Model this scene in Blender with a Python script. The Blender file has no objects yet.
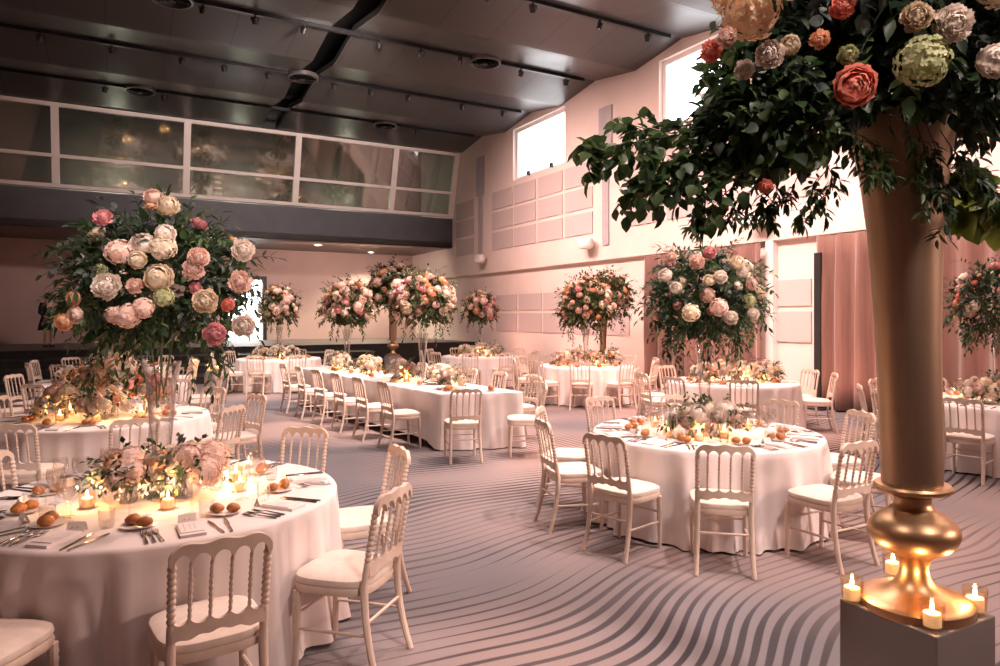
import bpy, math, random
from mathutils import Vector, Matrix
PI = math.pi
R_ = math.radians
S = bpy.context.scene
COL = S.collection
H, F, CX, HZ = 1.72, 690.0, 500.0, 316.0
AX = math.atan2(.486, .874)                       # heading of the room's own axes
CA, SA = math.cos(AX), math.sin(AX)
RM = Matrix.Rotation(AX, 4, 'Z')
def rw(u, v, z=0.): return Vector((u*CA - v*SA, u*SA + v*CA, z))
def wr(p): return (p[0]*CA + p[1]*SA, -p[0]*SA + p[1]*CA)
def ray(px, py): return ((px-CX)/F, 1., -(py-HZ)/F)
def onz(px, py, z):
    d = ray(px, py); t = (z-H)/d[2]; return Vector((d[0]*t, t, z))
def at(px, py, Y):
    d = ray(px, py); return Vector((d[0]*Y, Y, H+d[2]*Y))
def onu(px, py, u):
    d = ray(px, py); t = u/(d[0]*CA + d[1]*SA); return (-d[0]*SA+d[1]*CA)*t, H+d[2]*t
def onv(px, py, v):
    d = ray(px, py); t = v/(-d[0]*SA + d[1]*CA); return (d[0]*CA+d[1]*SA)*t, H+d[2]*t

# ------------------------------------------------------------------ mesh builder
class MB:
    def __init__(s): s.v = []; s.f = []; s.m = []
    def add(s, vs, fs, mi=0, M=None):
        n = len(s.v)
        if M is not None: vs = [tuple(M @ Vector(p)) for p in vs]
        s.v += [tuple(p) for p in vs]
        s.f += [tuple(i+n for i in f) for f in fs]
        s.m += [mi]*len(fs)
    def merge(s, o, mi=0, M=None): s.add(o.v, o.f, mi, M)
    def box(s, x0, x1, y0, y1, z0, z1, mi=0, M=None):
        v = [(x0,y0,z0),(x1,y0,z0),(x1,y1,z0),(x0,y1,z0),(x0,y0,z1),(x1,y0,z1),(x1,y1,z1),(x0,y1,z1)]
        s.add(v, [(0,3,2,1),(4,5,6,7),(0,1,5,4),(1,2,6,5),(2,3,7,6),(3,0,4,7)], mi, M)
    def lathe(s, prof, seg=16, mi=0, M=None, cap=True):
        v = []; f = []
        for r, z in prof:
            for i in range(seg):
                a = 2*PI*i/seg; v.append((r*math.cos(a), r*math.sin(a), z))
        for k in range(len(prof)-1):
            for i in range(seg):
                j = (i+1) % seg
                f.append((k*seg+i, k*seg+j, (k+1)*seg+j, (k+1)*seg+i))
        if cap:
            if prof[0][0] > 1e-5: f.append(tuple(reversed(range(seg))))
            if prof[-1][0] > 1e-5: f.append(tuple(range((len(prof)-1)*seg, len(prof)*seg)))
        s.add(v, f, mi, M)
    def tube(s, pts, rad, seg=8, mi=0, M=None):
        pts = [Vector(p) for p in pts]; n = len(pts)
        if not hasattr(rad, '__len__'): rad = [rad]*n
        v = []; f = []; prev = None
        for k in range(n):
            t = (pts[min(k+1,n-1)] - pts[max(k-1,0)])
            t = t.normalized() if t.length > 1e-9 else Vector((0,0,1))
            if prev is None:
                a = t.cross(Vector((0,1,0)) if abs(t.y) < .9 else Vector((1,0,0))).normalized()
            else:
                a = (prev - t*prev.dot(t)); a = a.normalized() if a.length > 1e-6 else t.orthogonal().normalized()
            prev = a; b = t.cross(a)
            for i in range(seg):
                g = 2*PI*i/seg; v.append(tuple(pts[k] + (a*math.cos(g) + b*math.sin(g))*rad[k]))
        for k in range(n-1):
            for i in range(seg):
                j = (i+1) % seg
                f.append((k*seg+i, k*seg+j, (k+1)*seg+j, (k+1)*seg+i))
        f.append(tuple(reversed(range(seg)))); f.append(tuple(range((n-1)*seg, n*seg)))
        s.add(v, f, mi, M)
    def prism(s, out, y0, y1, mi=0, M=None, curve=None):
        """outline in x,z given as (top list, bottom list) of equal length; extruded in y"""
        top, bot = out; n = len(top); v = []
        for y in (y0, y1):
            for p in top: v.append((p[0], y + (curve(p[0], p[1]) if curve else 0), p[1]))
            for p in bot: v.append((p[0], y + (curve(p[0], p[1]) if curve else 0), p[1]))
        f = []
        for i in range(n-1):
            f.append((n+i, n+i+1, i+1, i)); f.append((2*n+i, 2*n+i+1, 3*n+i+1, 3*n+i))
            f.append((i, i+1, 2*n+i+1, 2*n+i)); f.append((n+i+1, n+i, 3*n+i, 3*n+i+1))
        f.append((n, 0, 2*n, 3*n)); f.append((n-1, 2*n-1, 4*n-1, 3*n-1))
        s.add(v, f, mi, M)
    def mesh(s, name, mats, smooth=True, ang=40):
        me = bpy.data.meshes.new(name); me.from_pydata(s.v, [], s.f)
        for m in (mats if isinstance(mats, (list, tuple)) else [mats]): me.materials.append(m)
        if any(s.m): me.polygons.foreach_set('material_index', s.m)
        if smooth:
            me.polygons.foreach_set('use_smooth', [True]*len(s.f))
            if ang: me.set_sharp_from_angle(angle=R_(ang))
        me.update(); return me
    def build(s, name, mats, parent=None, smooth=True, ang=40):
        return link(name, s.mesh(name, mats, smooth, ang), parent)
def link(name, me, parent=None):
    o = bpy.data.objects.new(name, me); COL.objects.link(o)
    if parent is not None: o.parent = parent
    return o
def tag(o, label, cat, group=None, kind=None):
    if label: o['label'] = label
    if cat: o['category'] = cat
    if group: o['group'] = group
    if kind: o['kind'] = kind
    return o
def empty(name, loc, rz=0., label=None, cat=None, group=None):
    o = bpy.data.objects.new(name, None); COL.objects.link(o)
    o.location = loc; o.rotation_euler = (0,0,rz); o.empty_display_size = .1
    return tag(o, label, cat, group)
def struct(name, mb, m, room=True, smooth=False, label=None):
    o = mb.build(name, m, None, smooth)
    if room: o.rotation_euler.z = AX
    o['kind'] = 'structure'
    if label: o['label'] = label
    return o
KIDS = {}
def kids(o):
    return KIDS.get(o.name) if o.name in KIDS else KIDS.setdefault(o.name, [c for c in bpy.data.objects if c.parent == o])
def dup(o, loc, rz=0., label=None, group=None, parent=None):
    c = o.copy(); COL.objects.link(c)
    if parent is None:
        c.location = loc; c.rotation_euler = (0,0,rz)
        if label: c['label'] = label
        if group: c['group'] = group
    else: c.parent = parent
    for k in kids(o): dup(k, None, parent=c)
    return c

# ------------------------------------------------------------------ materials
def new_mat(name):
    m = bpy.data.materials.new(name); m.use_nodes = True
    nt = m.node_tree; b = nt.nodes['Principled BSDF']; return m, nt, b
def pm(name, c1, c2=None, scale=6., rough=.6, metal=0., spec=.5, bump=0., bscale=80., stretch=None, sheen=0., sub=0., subr=(.02,.01,.006)):
    m, nt, b = new_mat(name); N = nt.nodes; L = nt.links
    c2 = c2 or tuple(x*.9 for x in c1)
    tc = N.new('ShaderNodeTexCoord'); mp = N.new('ShaderNodeMapping')
    if stretch: mp.inputs['Scale'].default_value = stretch
    L.new(tc.outputs['Object'], mp.inputs['Vector'])
    n = N.new('ShaderNodeTexNoise'); n.inputs['Scale'].default_value = scale; n.inputs['Detail'].default_value = 4
    L.new(mp.outputs[0], n.inputs['Vector'])
    r = N.new('ShaderNodeValToRGB'); r.color_ramp.elements[0].position = .35; r.color_ramp.elements[1].position = .65
    r.color_ramp.elements[0].color = (*c1,1); r.color_ramp.elements[1].color = (*c2,1)
    L.new(n.outputs['Fac'], r.inputs['Fac']); L.new(r.outputs['Color'], b.inputs['Base Color'])
    b.inputs['Roughness'].default_value = rough; b.inputs['Metallic'].default_value = metal
    b.inputs['Specular IOR Level'].default_value = spec
    if sheen: b.inputs['Sheen Weight'].default_value = sheen
    if sub:
        b.inputs['Subsurface Weight'].default_value = sub; b.inputs['Subsurface Radius'].default_value = subr; b.inputs['Subsurface Scale'].default_value = 1.
    if bump:
        n2 = N.new('ShaderNodeTexNoise'); n2.inputs['Scale'].default_value = bscale; n2.inputs['Detail'].default_value = 3
        L.new(mp.outputs[0], n2.inputs['Vector'])
        bp = N.new('ShaderNodeBump'); bp.inputs['Strength'].default_value = bump; bp.inputs['Distance'].default_value = .01
        L.new(n2.outputs['Fac'], bp.inputs['Height']); L.new(bp.outputs[0], b.inputs['Normal'])
    return m
def leaf_mat(name, dark, mid, light, rough=.45):
    m, nt, b = new_mat(name); N = nt.nodes; L = nt.links
    g = N.new('ShaderNodeNewGeometry'); r = N.new('ShaderNodeValToRGB')
    r.color_ramp.elements[0].color = (*dark,1); r.color_ramp.elements[1].color = (*light,1)
    e = r.color_ramp.elements.new(.6); e.color = (*mid,1)
    L.new(g.outputs['Random Per Island'], r.inputs['Fac']); L.new(r.outputs['Color'], b.inputs['Base Color'])
    b.inputs['Roughness'].default_value = rough; b.inputs['Specular IOR Level'].default_value = .35
    t = N.new('ShaderNodeBsdfTranslucent'); hs = N.new('ShaderNodeHueSaturation'); hs.inputs['Value'].default_value = 1.7; hs.inputs['Saturation'].default_value = .95
    L.new(r.outputs['Color'], hs.inputs['Color']); L.new(hs.outputs['Color'], t.inputs['Color'])
    mx = N.new('ShaderNodeMixShader'); mx.inputs[0].default_value = .3; o = N['Material Output']
    L.new(b.outputs[0], mx.inputs[1]); L.new(t.outputs[0], mx.inputs[2]); L.new(mx.outputs[0], o.inputs[0])
    return m
def petal_mat(name, c, c2):
    m, nt, b = new_mat(name); N = nt.nodes; L = nt.links
    g = N.new('ShaderNodeNewGeometry'); r = N.new('ShaderNodeValToRGB')
    r.color_ramp.elements[0].color = (*c,1); r.color_ramp.elements[1].color = (*c2,1)
    L.new(g.outputs['Random Per Island'], r.inputs['Fac']); L.new(r.outputs['Color'], b.inputs['Base Color'])
    b.inputs['Roughness'].default_value = .7; b.inputs['Specular IOR Level'].default_value = .2
    t = N.new('ShaderNodeBsdfTranslucent'); L.new(r.outputs['Color'], t.inputs['Color'])
    mx = N.new('ShaderNodeMixShader'); mx.inputs[0].default_value = .28; o = N['Material Output']
    L.new(b.outputs[0], mx.inputs[1]); L.new(t.outputs[0], mx.inputs[2]); L.new(mx.outputs[0], o.inputs[0])
    return m
def glass_mat(name, tint=(.97,.96,.95), refl=1.0, rough=.02, rmin=.04, blend=.13):
    m = bpy.data.materials.new(name); m.use_nodes = True; nt = m.node_tree; N = nt.nodes; L = nt.links
    N.clear(); o = N.new('ShaderNodeOutputMaterial'); t = N.new('ShaderNodeBsdfTransparent'); t.inputs[0].default_value = (*tint,1)
    g = N.new('ShaderNodeBsdfGlossy'); g.inputs['Roughness'].default_value = rough
    lw = N.new('ShaderNodeLayerWeight'); lw.inputs['Blend'].default_value = blend
    ns = N.new('ShaderNodeTexNoise'); ns.inputs['Scale'].default_value = 3.
    mr = N.new('ShaderNodeMapRange'); mr.inputs['To Min'].default_value = rmin*refl; mr.inputs['To Max'].default_value = .85*refl
    L.new(lw.outputs['Facing'], mr.inputs['Value']); mx = N.new('ShaderNodeMixShader')
    L.new(mr.outputs[0], mx.inputs[0]); L.new(t.outputs[0], mx.inputs[1]); L.new(g.outputs[0], mx.inputs[2]); L.new(mx.outputs[0], o.inputs[0])
    return m
def emit_mat(name, c, st):
    m, nt, b = new_mat(name); b.inputs['Base Color'].default_value = (*c,1)
    b.inputs['Emission Color'].default_value = (*c,1); b.inputs['Emission Strength'].default_value = st
    return m

WOOD = pm('cream_painted_wood', (.70,.565,.475), (.63,.50,.415), 14, .45, bump=.05, bscale=60)
SEAT = pm('ivory_seat_fabric', (.76,.66,.59), (.70,.60,.53), 20, .8, bump=.1, bscale=300)
CLOTH = pm('white_table_linen', (.80,.73,.715), (.76,.69,.675), 5, .85, spec=.2, bump=.06, bscale=400)
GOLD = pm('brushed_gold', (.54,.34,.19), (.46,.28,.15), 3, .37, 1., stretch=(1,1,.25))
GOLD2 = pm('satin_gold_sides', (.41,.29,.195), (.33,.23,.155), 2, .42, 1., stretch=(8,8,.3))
PLINTH = pm('grey_painted_plinth', (.23,.20,.19), (.20,.175,.165), 3, .6)
WALLM = pm('warm_white_plaster', (.76,.66,.61), (.72,.62,.57), 1.2, .75, bump=.03, bscale=40)
BACKW = pm('mauve_beige_wall', (.53,.385,.35), (.48,.35,.32), 1., .8)
PANELM = pm('acoustic_panel_fabric', (.54,.47,.46), (.50,.43,.42), 30, .9, bump=.1, bscale=200)
DUCT = pm('grey_duct_paint', (.42,.40,.43), (.38,.36,.39), 4, .6)
FASCIA = pm('slate_fascia_paint', (.095,.098,.115), (.080,.083,.098), 2, .55)
SOFFIT = pm('dark_soffit', (.12,.085,.065), (.10,.07,.055), 3, .4)
BLACK = pm('black_paint', (.012,.012,.013), (.018,.017,.018), 5, .5)
STAGE = pm('stage_top_grey', (.12,.10,.095), (.10,.085,.08), 4, .5)
FRAMEM = pm('pale_frame_paint', (.86,.78,.74), (.82,.74,.70), 4, .5)
CURT = pm('dusty_rose_curtain', (.20,.105,.082), (.155,.082,.066), 3, .85, sheen=.4, stretch=(6,6,.4))
WHITE = pm('white_frame_paint', (.85,.82,.80), (.80,.78,.76), 4, .5)
STEEL = pm('polished_steel', (.42,.36,.33), (.36,.31,.28), 20, .22, 1.)
BREAD = pm('golden_bread_crust', (.46,.17,.045), (.29,.095,.024), 22, .45, bump=.15, bscale=50)
PORC = pm('white_porcelain', (.85,.80,.76), (.80,.75,.72), 5, .25)
PAPER = pm('cream_menu_card', (.88,.80,.74), (.84,.76,.70), 9, .8)
INK = pm('grey_script_ink', (.50,.43,.39), (.56,.49,.44), 60, .7)
WAX = pm('glowing_ivory_wax', (.95,.80,.60), (.92,.76,.55), 9, .5, sub=.3)
for q_, v_ in (('Emission Color', (1.,.62,.30,1)), ('Emission Strength', .45)): WAX.node_tree.nodes['Principled BSDF'].inputs[q_].default_value = v_  # emission stands in for flame light glowing through the wax
STEM = pm('green_flower_stem', (.13,.17,.08), (.18,.20,.11), 30, .6)
WICK = pm('charred_wick', (.02,.015,.012), (.03,.02,.015), 30, .8)
DRESS = pm('black_dress_fabric', (.010,.010,.012), (.016,.015,.017), 12, .9)
SKIN = pm('skin', (.45,.26,.19), (.40,.23,.17), 20, .55)
HAIR = pm('dark_hair', (.02,.014,.010), (.03,.02,.014), 40, .5)
DIFF = pm('dull_grey_diffuser', (.16,.145,.14), (.13,.12,.115), 6, .35, .5)
METALB = pm('black_metal', (.02,.02,.022), (.03,.03,.032), 8, .35, .6)
GLASS = glass_mat('clear_drinking_glass', rmin=.02)
CUPG = glass_mat('votive_glass', (1.,.93,.84), .8)
VASEG = glass_mat('clear_vase_glass', (.975,.97,.96), 1.1, blend=.30)
PANE = glass_mat('tinted_balcony_glass', (.55,.56,.52), 1., .035, .14)
WPANE = glass_mat('window_glass', (.98,.98,1.), .3)
FLAME = emit_mat('candle_flame', (1.,.66,.28), 26.)
LAMPM = emit_mat('lamp_lens', (1.,.80,.62), 1.2)
DOWNM = emit_mat('downlight_lens', (1.,.86,.62), 14.)
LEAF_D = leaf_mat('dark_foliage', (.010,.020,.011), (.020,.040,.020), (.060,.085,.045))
LEAF_G = leaf_mat('mid_green_foliage', (.018,.042,.014), (.040,.082,.024), (.095,.14,.05))
LEAF_S = leaf_mat('silver_eucalyptus', (.040,.055,.048), (.085,.105,.095), (.17,.19,.17))
LEAF_Y = leaf_mat('lime_green_leaf', (.09,.13,.02), (.16,.20,.03), (.25,.27,.05))
PETALS = {
 'cream': petal_mat('cream_petals', (.74,.60,.42), (.92,.82,.68)),
 'white': petal_mat('white_petals', (.80,.69,.60), (.95,.88,.80)),
 'blush': petal_mat('blush_petals', (.78,.52,.43), (.94,.76,.67)),
 'pink': petal_mat('pink_petals', (.66,.25,.28), (.90,.54,.54)),
 'peach': petal_mat('peach_petals', (.74,.37,.21), (.93,.63,.43)),
 'apricot': petal_mat('apricot_petals', (.82,.56,.34), (.96,.78,.56)),
 'coral': petal_mat('coral_petals', (.76,.22,.15), (.93,.44,.34)),
 'green': petal_mat('pale_green_petals', (.36,.40,.17), (.66,.66,.40)),
}
def carpet():
    m, nt, b = new_mat('wavy_striped_carpet'); N = nt.nodes; L = nt.links
    def math_(op, a, c=None, clamp=False):
        n = N.new('ShaderNodeMath'); n.operation = op; n.use_clamp = clamp
        for i, x in enumerate((a, c)):
            if x is None: continue
            if isinstance(x, (int, float)): n.inputs[i].default_value = x
            else: L.new(x, n.inputs[i])
        return n.outputs[0]
    g = N.new('ShaderNodeTexCoord'); sx = N.new('ShaderNodeSeparateXYZ')
    mp0 = N.new('ShaderNodeMapping'); mp0.inputs['Rotation'].default_value = (0,0,R_(-8))
    L.new(g.outputs['Object'], mp0.inputs[0]); L.new(mp0.outputs[0], sx.inputs[0])
    def noise(scale, sc, det=1., seed=0.):
        mp = N.new('ShaderNodeMapping'); mp.inputs['Scale'].default_value = sc; mp.inputs['Location'].default_value = (seed, seed*.7, 0)
        L.new(mp0.outputs[0], mp.inputs[0]); n = N.new('ShaderNodeTexNoise'); n.inputs['Scale'].default_value = scale; n.inputs['Detail'].default_value = det
        n.inputs['Roughness'].default_value = .4
        L.new(mp.outputs[0], n.inputs['Vector']); return n.outputs['Fac']
    w1 = noise(.40, (.95,.70,1.), 0., 3.1); w2 = noise(.95, (.9,.9,1.), 0., 17.7)
    h = math_('ADD', sx.outputs['Y'], math_('ADD', math_('MULTIPLY', w1, 1.15), math_('MULTIPLY', w2, .20)))
    fr = math_('FRACT', math_('MULTIPLY', h, 10.5))
    tri = math_('ABSOLUTE', math_('SUBTRACT', fr, .5))
    duty = math_('MULTIPLY', math_('SUBTRACT', noise(.75, (.7,1.3,1.), 1., 12.), .31), .78)
    d = math_('SUBTRACT', duty, tri)
    st = math_('MULTIPLY', math_('ADD', d, .03), 14., True)
    fade = noise(.5, (1.,1.,1.), 2., 21.)
    fm = N.new('ShaderNodeMapRange'); fm.inputs['From Min'].default_value = .38; fm.inputs['From Max'].default_value = .60; fm.inputs['To Min'].default_value = .40; fm.inputs['To Max'].default_value = 1.
    L.new(fade, fm.inputs['Value']); st2 = math_('MULTIPLY', st, fm.outputs[0])
    base = N.new('ShaderNodeValToRGB'); base.color_ramp.elements[0].position = .38; base.color_ramp.elements[1].position = .62
    base.color_ramp.elements[0].color = (.175,.168,.185,1); base.color_ramp.elements[1].color = (.345,.255,.235,1)
    L.new(noise(.33, (1.,1.,1.), 2., 5.), base.inputs['Fac'])
    dark = N.new('ShaderNodeValToRGB'); dark.color_ramp.elements[0].position = .4; dark.color_ramp.elements[1].position = .6
    dark.color_ramp.elements[0].color = (.038,.036,.042,1); dark.color_ramp.elements[1].color = (.066,.042,.038,1)
    L.new(noise(.45, (1.,1.,1.), 1., 33.), dark.inputs['Fac'])
    mx = N.new('ShaderNodeMix'); mx.data_type = 'RGBA'
    L.new(st2, mx.inputs[0]); L.new(base.outputs[0], mx.inputs[6]); L.new(dark.outputs[0], mx.inputs[7])
    # pile speckle
    sp = N.new('ShaderNodeTexNoise'); sp.inputs['Scale'].default_value = 160.; sp.inputs['Detail'].default_value = 2
    L.new(g.outputs['Object'], sp.inputs['Vector'])
    mr = N.new('ShaderNodeMapRange'); mr.inputs['To Min'].default_value = .75; mr.inputs['To Max'].default_value = 1.25; L.new(sp.outputs['Fac'], mr.inputs['Value'])
    vm = N.new('ShaderNodeVectorMath'); vm.operation = 'SCALE'; L.new(mx.outputs[2], vm.inputs[0]); L.new(mr.outputs[0], vm.inputs['Scale'])
    L.new(vm.outputs[0], b.inputs['Base Color']); b.inputs['Roughness'].default_value = .9; b.inputs['Specular IOR Level'].default_value = .15
    bp = N.new('ShaderNodeBump'); bp.inputs['Strength'].default_value = .25; bp.inputs['Distance'].default_value = .006
    L.new(sp.outputs['Fac'], bp.inputs['Height']); L.new(bp.outputs[0], b.inputs['Normal'])
    return m
def ceil_mat():
    m, nt, b = new_mat('dark_ceiling_panels'); N = nt.nodes; L = nt.links
    tc = N.new('ShaderNodeTexCoord'); br = N.new('ShaderNodeTexBrick'); br.offset = 0.
    br.inputs['Color1'].default_value = (.072,.068,.068,1); br.inputs['Color2'].default_value = (.063,.060,.060,1); br.inputs['Mortar'].default_value = (.030,.028,.028,1)
    br.inputs['Scale'].default_value = 1.; br.inputs['Mortar Size'].default_value = .012; br.inputs['Brick Width'].default_value = 1.25; br.inputs['Row Height'].default_value = 1.6735
    mp = N.new('ShaderNodeMapping'); mp.inputs['Location'].default_value = (.2,-.37,0)
    L.new(tc.outputs['Object'], mp.inputs[0]); L.new(mp.outputs[0], br.inputs['Vector']); L.new(br.outputs['Color'], b.inputs['Base Color'])
    b.inputs['Roughness'].default_value = .32; b.inputs['Metallic'].default_value = .25
    n = N.new('ShaderNodeTexNoise'); n.inputs['Scale'].default_value = 1.3; L.new(tc.outputs['Object'], n.inputs['Vector'])
    mr = N.new('ShaderNodeMapRange'); mr.inputs['To Min'].default_value = .25; mr.inputs['To Max'].default_value = .42; L.new(n.outputs['Fac'], mr.inputs['Value']); L.new(mr.outputs[0], b.inputs['Roughness'])
    return m
CARPET = carpet(); CEIL = ceil_mat()

# ------------------------------------------------------------------ room shell (u = across, v = along, own axes)
UR, UL, VB, VF, VR = 11.54, -4.0, 28.8, 24.6, -8.
def wall_cells(mb, a0, a1, z0, z1, holes, place):
    xs = sorted({a0, a1, *[h[0] for h in holes], *[h[1] for h in holes]}); zs = sorted({z0, z1, *[h[2] for h in holes], *[h[3] for h in holes]})
    for i in range(len(xs)-1):
        for j in range(len(zs)-1):
            cx, cz = (xs[i]+xs[i+1])/2, (zs[j]+zs[j+1])/2
            if any(h[0] < cx < h[1] and h[2] < cz < h[3] for h in holes): continue
            place(mb, xs[i], xs[i+1], zs[j], zs[j+1])
m = MB(); m.box(UL-.3, UR+.6, VR-.3, VB+.3, -.2, 0.)
struct('floor', m, CARPET, label='grey and rose carpet woven with wavy dark stripes')
W1 = (onu(565,138,UR)[0], onu(513,155,UR)[0]); w1z = (onu(513,181,UR)[1], onu(513,130,UR)[1])
W2 = (onu(728,100,UR)[0], onu(659,100,UR)[0])
w2z = (w1z[0], w1z[1])
LEDGE = onu(640,255.5,UR)[1]
holes = [(W1[0], W1[1], *w1z), (W2[0], W2[1], *w2z)]
wl = W1[1]-W1[0]; pitch = W1[0]-W2[0]
for k in (1, 2): holes.append((W2[0]-k*pitch, W2[1]-k*pitch, *w2z))
m = MB(); wall_cells(m, VR, VB, LEDGE, 8.8, holes, lambda mb,a,b,c,d: mb.box(UR, UR+.35, a, b, c, d))
struct('wall_right', m, WALLM)
m = MB(); m.box(UR+.16, UR+.5, VR, VB, 0, LEDGE); struct('wall_right_lower', m, WALLM)
for i, h in enumerate(holes):
    fr = MB(); t = .11
    for (a,b,c,d) in ((h[0],h[0]+t,h[2],h[3]),(h[1]-t,h[1],h[2],h[3]),(h[0]+t,h[1]-t,h[2],h[2]+t),(h[0]+t,h[1]-t,h[3]-t,h[3])):
        fr.box(UR+.12, UR+.22, a, b, c, d)
    o = struct('window_%d' % (i+1), fr, WHITE, label='white framed clerestory window high in the panelled wall')
    g = MB(); g.box(UR+.165, UR+.175, h[0]+t, h[1]-t, h[2]+t, h[3]-t); g.build('pane', WPANE, o, False)
    for q in (.28, .72):
        hd = MB(); c = h[0]+(h[1]-h[0])*q; hd.box(UR+.04, UR+.12, c-.05, c+.05, h[2]+t*.5, h[2]+t*1.7); hd.build('latch', METALB, o, False)
m = MB(); m.box(UL-.3, UL, VR, VB, 0, 8.8); struct('wall_left', m, BACKW)
m = MB(); m.box(UL-.3, UR+.5, VR-.3, VR, 0, 8.8); struct('wall_rear', m, BACKW)
# back wall with the bright doorway
ST = .76
dL, dz1 = onv(228, 279, VB); dR, _ = onv(263, 279, VB)
m = MB(); wall_cells(m, UL, UR+.5, ST, 4.40, [(dL, dR, ST, dz1)], lambda mb,a,b,c,d: mb.box(a, b, VB, VB+.3, c, d))
struct('wall_back', m, BACKW)
fr = MB(); fr.box(dR, dR+.14, VB-.05, VB+.1, ST, dz1+.14); fr.box(dL-.14, dL, VB-.05, VB+.1, ST, dz1+.14); fr.box(dL, dR, VB-.05, VB+.1, dz1, dz1+.14)
struct('door_1', fr, BLACK, label='dark frame of the daylit doorway at the back of the stage')
# stage and dark terraces in front of it
m = MB(); m.box(UL, UR+.16, 22.8, VB, .0, ST); struct('floor_stage', m, [STAGE])
m = MB()
for k, (v0, z1) in enumerate(((18.9,.19),(20.2,.38),(21.5,.57))):
    m.box(UL, 7.4, v0, 22.79, z1-.19, z1)
    m.box(UL, 7.4, v0-.012, v0, z1-.03, z1+.002)
struct('floor_terrace', m, BLACK, label='wide black terraced steps rising to the stage')
m = MB(); m.box(UL, UR+.16, 22.76, 22.82, .0, ST-.03); m.box(UL, UR+.16, 22.72, 22.84, ST-.03, ST+.01); struct('trim_1', m, BLACK)
m = MB(); m.box(UL, UR+.16, VF, VB+.3, 4.40, 4.6); struct('ceiling_soffit', m, SOFFIT)
# balcony front: slate fascia, leaning glazed front with pale frame
zb, zt, vt, vb = 5.57, 7.95, 23.93, VF-.02
m = MB(); m.box(UL, UR, VF, VF+.25, 4.40, zb-.04); struct('wall_balcony', m, FASCIA)
def lean(u, s, d=0.): return (u, vb+(vt-vb)*s+d, zb+(zt-zb)*s)
def leanbar(mb, u0, u1, s0, s1, d0=-.08, d1=.08):
    v = [lean(u0,s0,d0), lean(u1,s0,d0), lean(u1,s0,d1), lean(u0,s0,d1), lean(u0,s1,d0), lean(u1,s1,d0), lean(u1,s1,d1), lean(u0,s1,d1)]
    mb.add(v, [(0,3,2,1),(4,5,6,7),(0,1,5,4),(1,2,6,5),(2,3,7,6),(3,0,4,7)])
mull = [UL+.05, onv(-60,180,24.5)[0]] + [onv(p, 190, 24.5)[0] for p in (56, 186, 295, 391)] + [UR-.12]
fr = MB()
for s0, s1 in ((0,.045),(.36,.40),(.955,1.)): leanbar(fr, UL, UR, s0, s1)
ob = struct('window_10', fr, FRAMEM, label='leaning glazed balcony front in a pale frame')
for u in mull:
    k = MB(); leanbar(k, u-.1, u+.1, .045, .955, -.1, .08); k.build('mullion', FRAMEM, ob, False)
for i in range(len(mull)-1):
    for s0, s1 in ((.045,.36),(.40,.955)):
        g = MB(); leanbar(g, mull[i]+.1, mull[i+1]-.1, s0, s1, -.005, .005); g.build('pane', PANE, ob, False)
m = MB(); m.box(UL, UR, VB-1., VB, 4.6, 8.8); struct('wall_balcony_rear', m, pm('grey_green_balcony_wall', (.30,.275,.25), (.26,.24,.215), 2, .8))
m = MB(); m.box(UL, UR, 24.22, 24.4, zt-.02, 8.8); struct('wall_balcony_light_stop', m, BLACK)  # board added to stop balcony light leaking into the ceiling slot
# ceiling: folded bays, split by a dark slot
zlow, zhigh, P0, PER = 7.96, 8.20, 12.0, 3.347
prof = []
v = P0 - 6*PER
while v < 24.0:
    prof += [(v, zhigh), (v+PER*.46, zlow+.015), (v+PER*.5, zlow), (v+PER*.54, zlow+.015)]
    v += PER
prof = [p for p in prof if VR <= p[0] <= 24.05] + [(24.2, zlow+.1)]
def ceil_strip(u0, u1):
    c = MB(); n = len(prof); vs = []
    for (vv, z) in prof: vs += [(u0,vv,z), (u1,vv,z), (u0,vv,z+.14), (u1,vv,z+.14)]
    fs = []
    for i in range(n-1):
        a, b = 4*i, 4*i+4
        fs += [(a,b,b+1,a+1), (a,a+2,b+2,b), (a+1,b+1,b+3,a+3)]
    c.add(vs, fs); return c
GU0, GU1 = 4.2, 4.72
c = ceil_strip(UL, GU0); c.merge(ceil_strip(GU1, UR+.1)); struct('ceiling', c, CEIL, label='dark folded metal ceiling split by a black slot')
m = MB(); m.box(UL-.3, UR+.5, VR-.3, VB+.3, 8.8, 9.); struct('ceiling_void', m, BLACK)
# acoustic panels on the right wall
ORD = ['first','second','third','fourth','fifth','sixth','seventh','eighth','ninth','tenth','eleventh','twelfth','thirteenth']
def panel(v0, v1, z0, z1, u, label):
    p = MB(); p.box(u-.035, u, v0, v1, z0, z1)
    o = p.build('acoustic_panel', PANELM, None, False); o.rotation_euler.z = AX
    tag(o, label, 'wall panel', 'fabric acoustic panels on the window wall')
rows = [(5.42,6.03,'top row'),(4.74,5.32,'middle row'),(4.02,4.62,'bottom row')]
g2 = [(onu(a,220,UR)[0], onu(b,220,UR)[0]) for a, b in ((493,512.6),(514.5,536),(538.7,562.8),(565.6,593))]
pw = sum(a-b for a, b in g2)/4; gap = .12
for z0, z1, rn in rows:
    a, b = onu(457,220,UR)[0], onu(474,220,UR)[0]
    panel(b, a, z0, z1, UR, 'grey acoustic panel between balcony and narrow duct, %s' % rn)
    for i, (a, b) in enumerate(g2): panel(b, a, z0, z1, UR, 'grey acoustic panel below the uncovered window, %s, %s from the narrow duct' % (rn, ORD[i]))
    a = onu(628,220,UR)[0]
    for i in range(4): panel(a-(i+1)*pw-i*gap, a-i*(pw+gap), z0, z1, UR, 'grey acoustic panel behind the gold-vase leaves, %s, %s from the wide duct' % (rn, ORD[i]))
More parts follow.
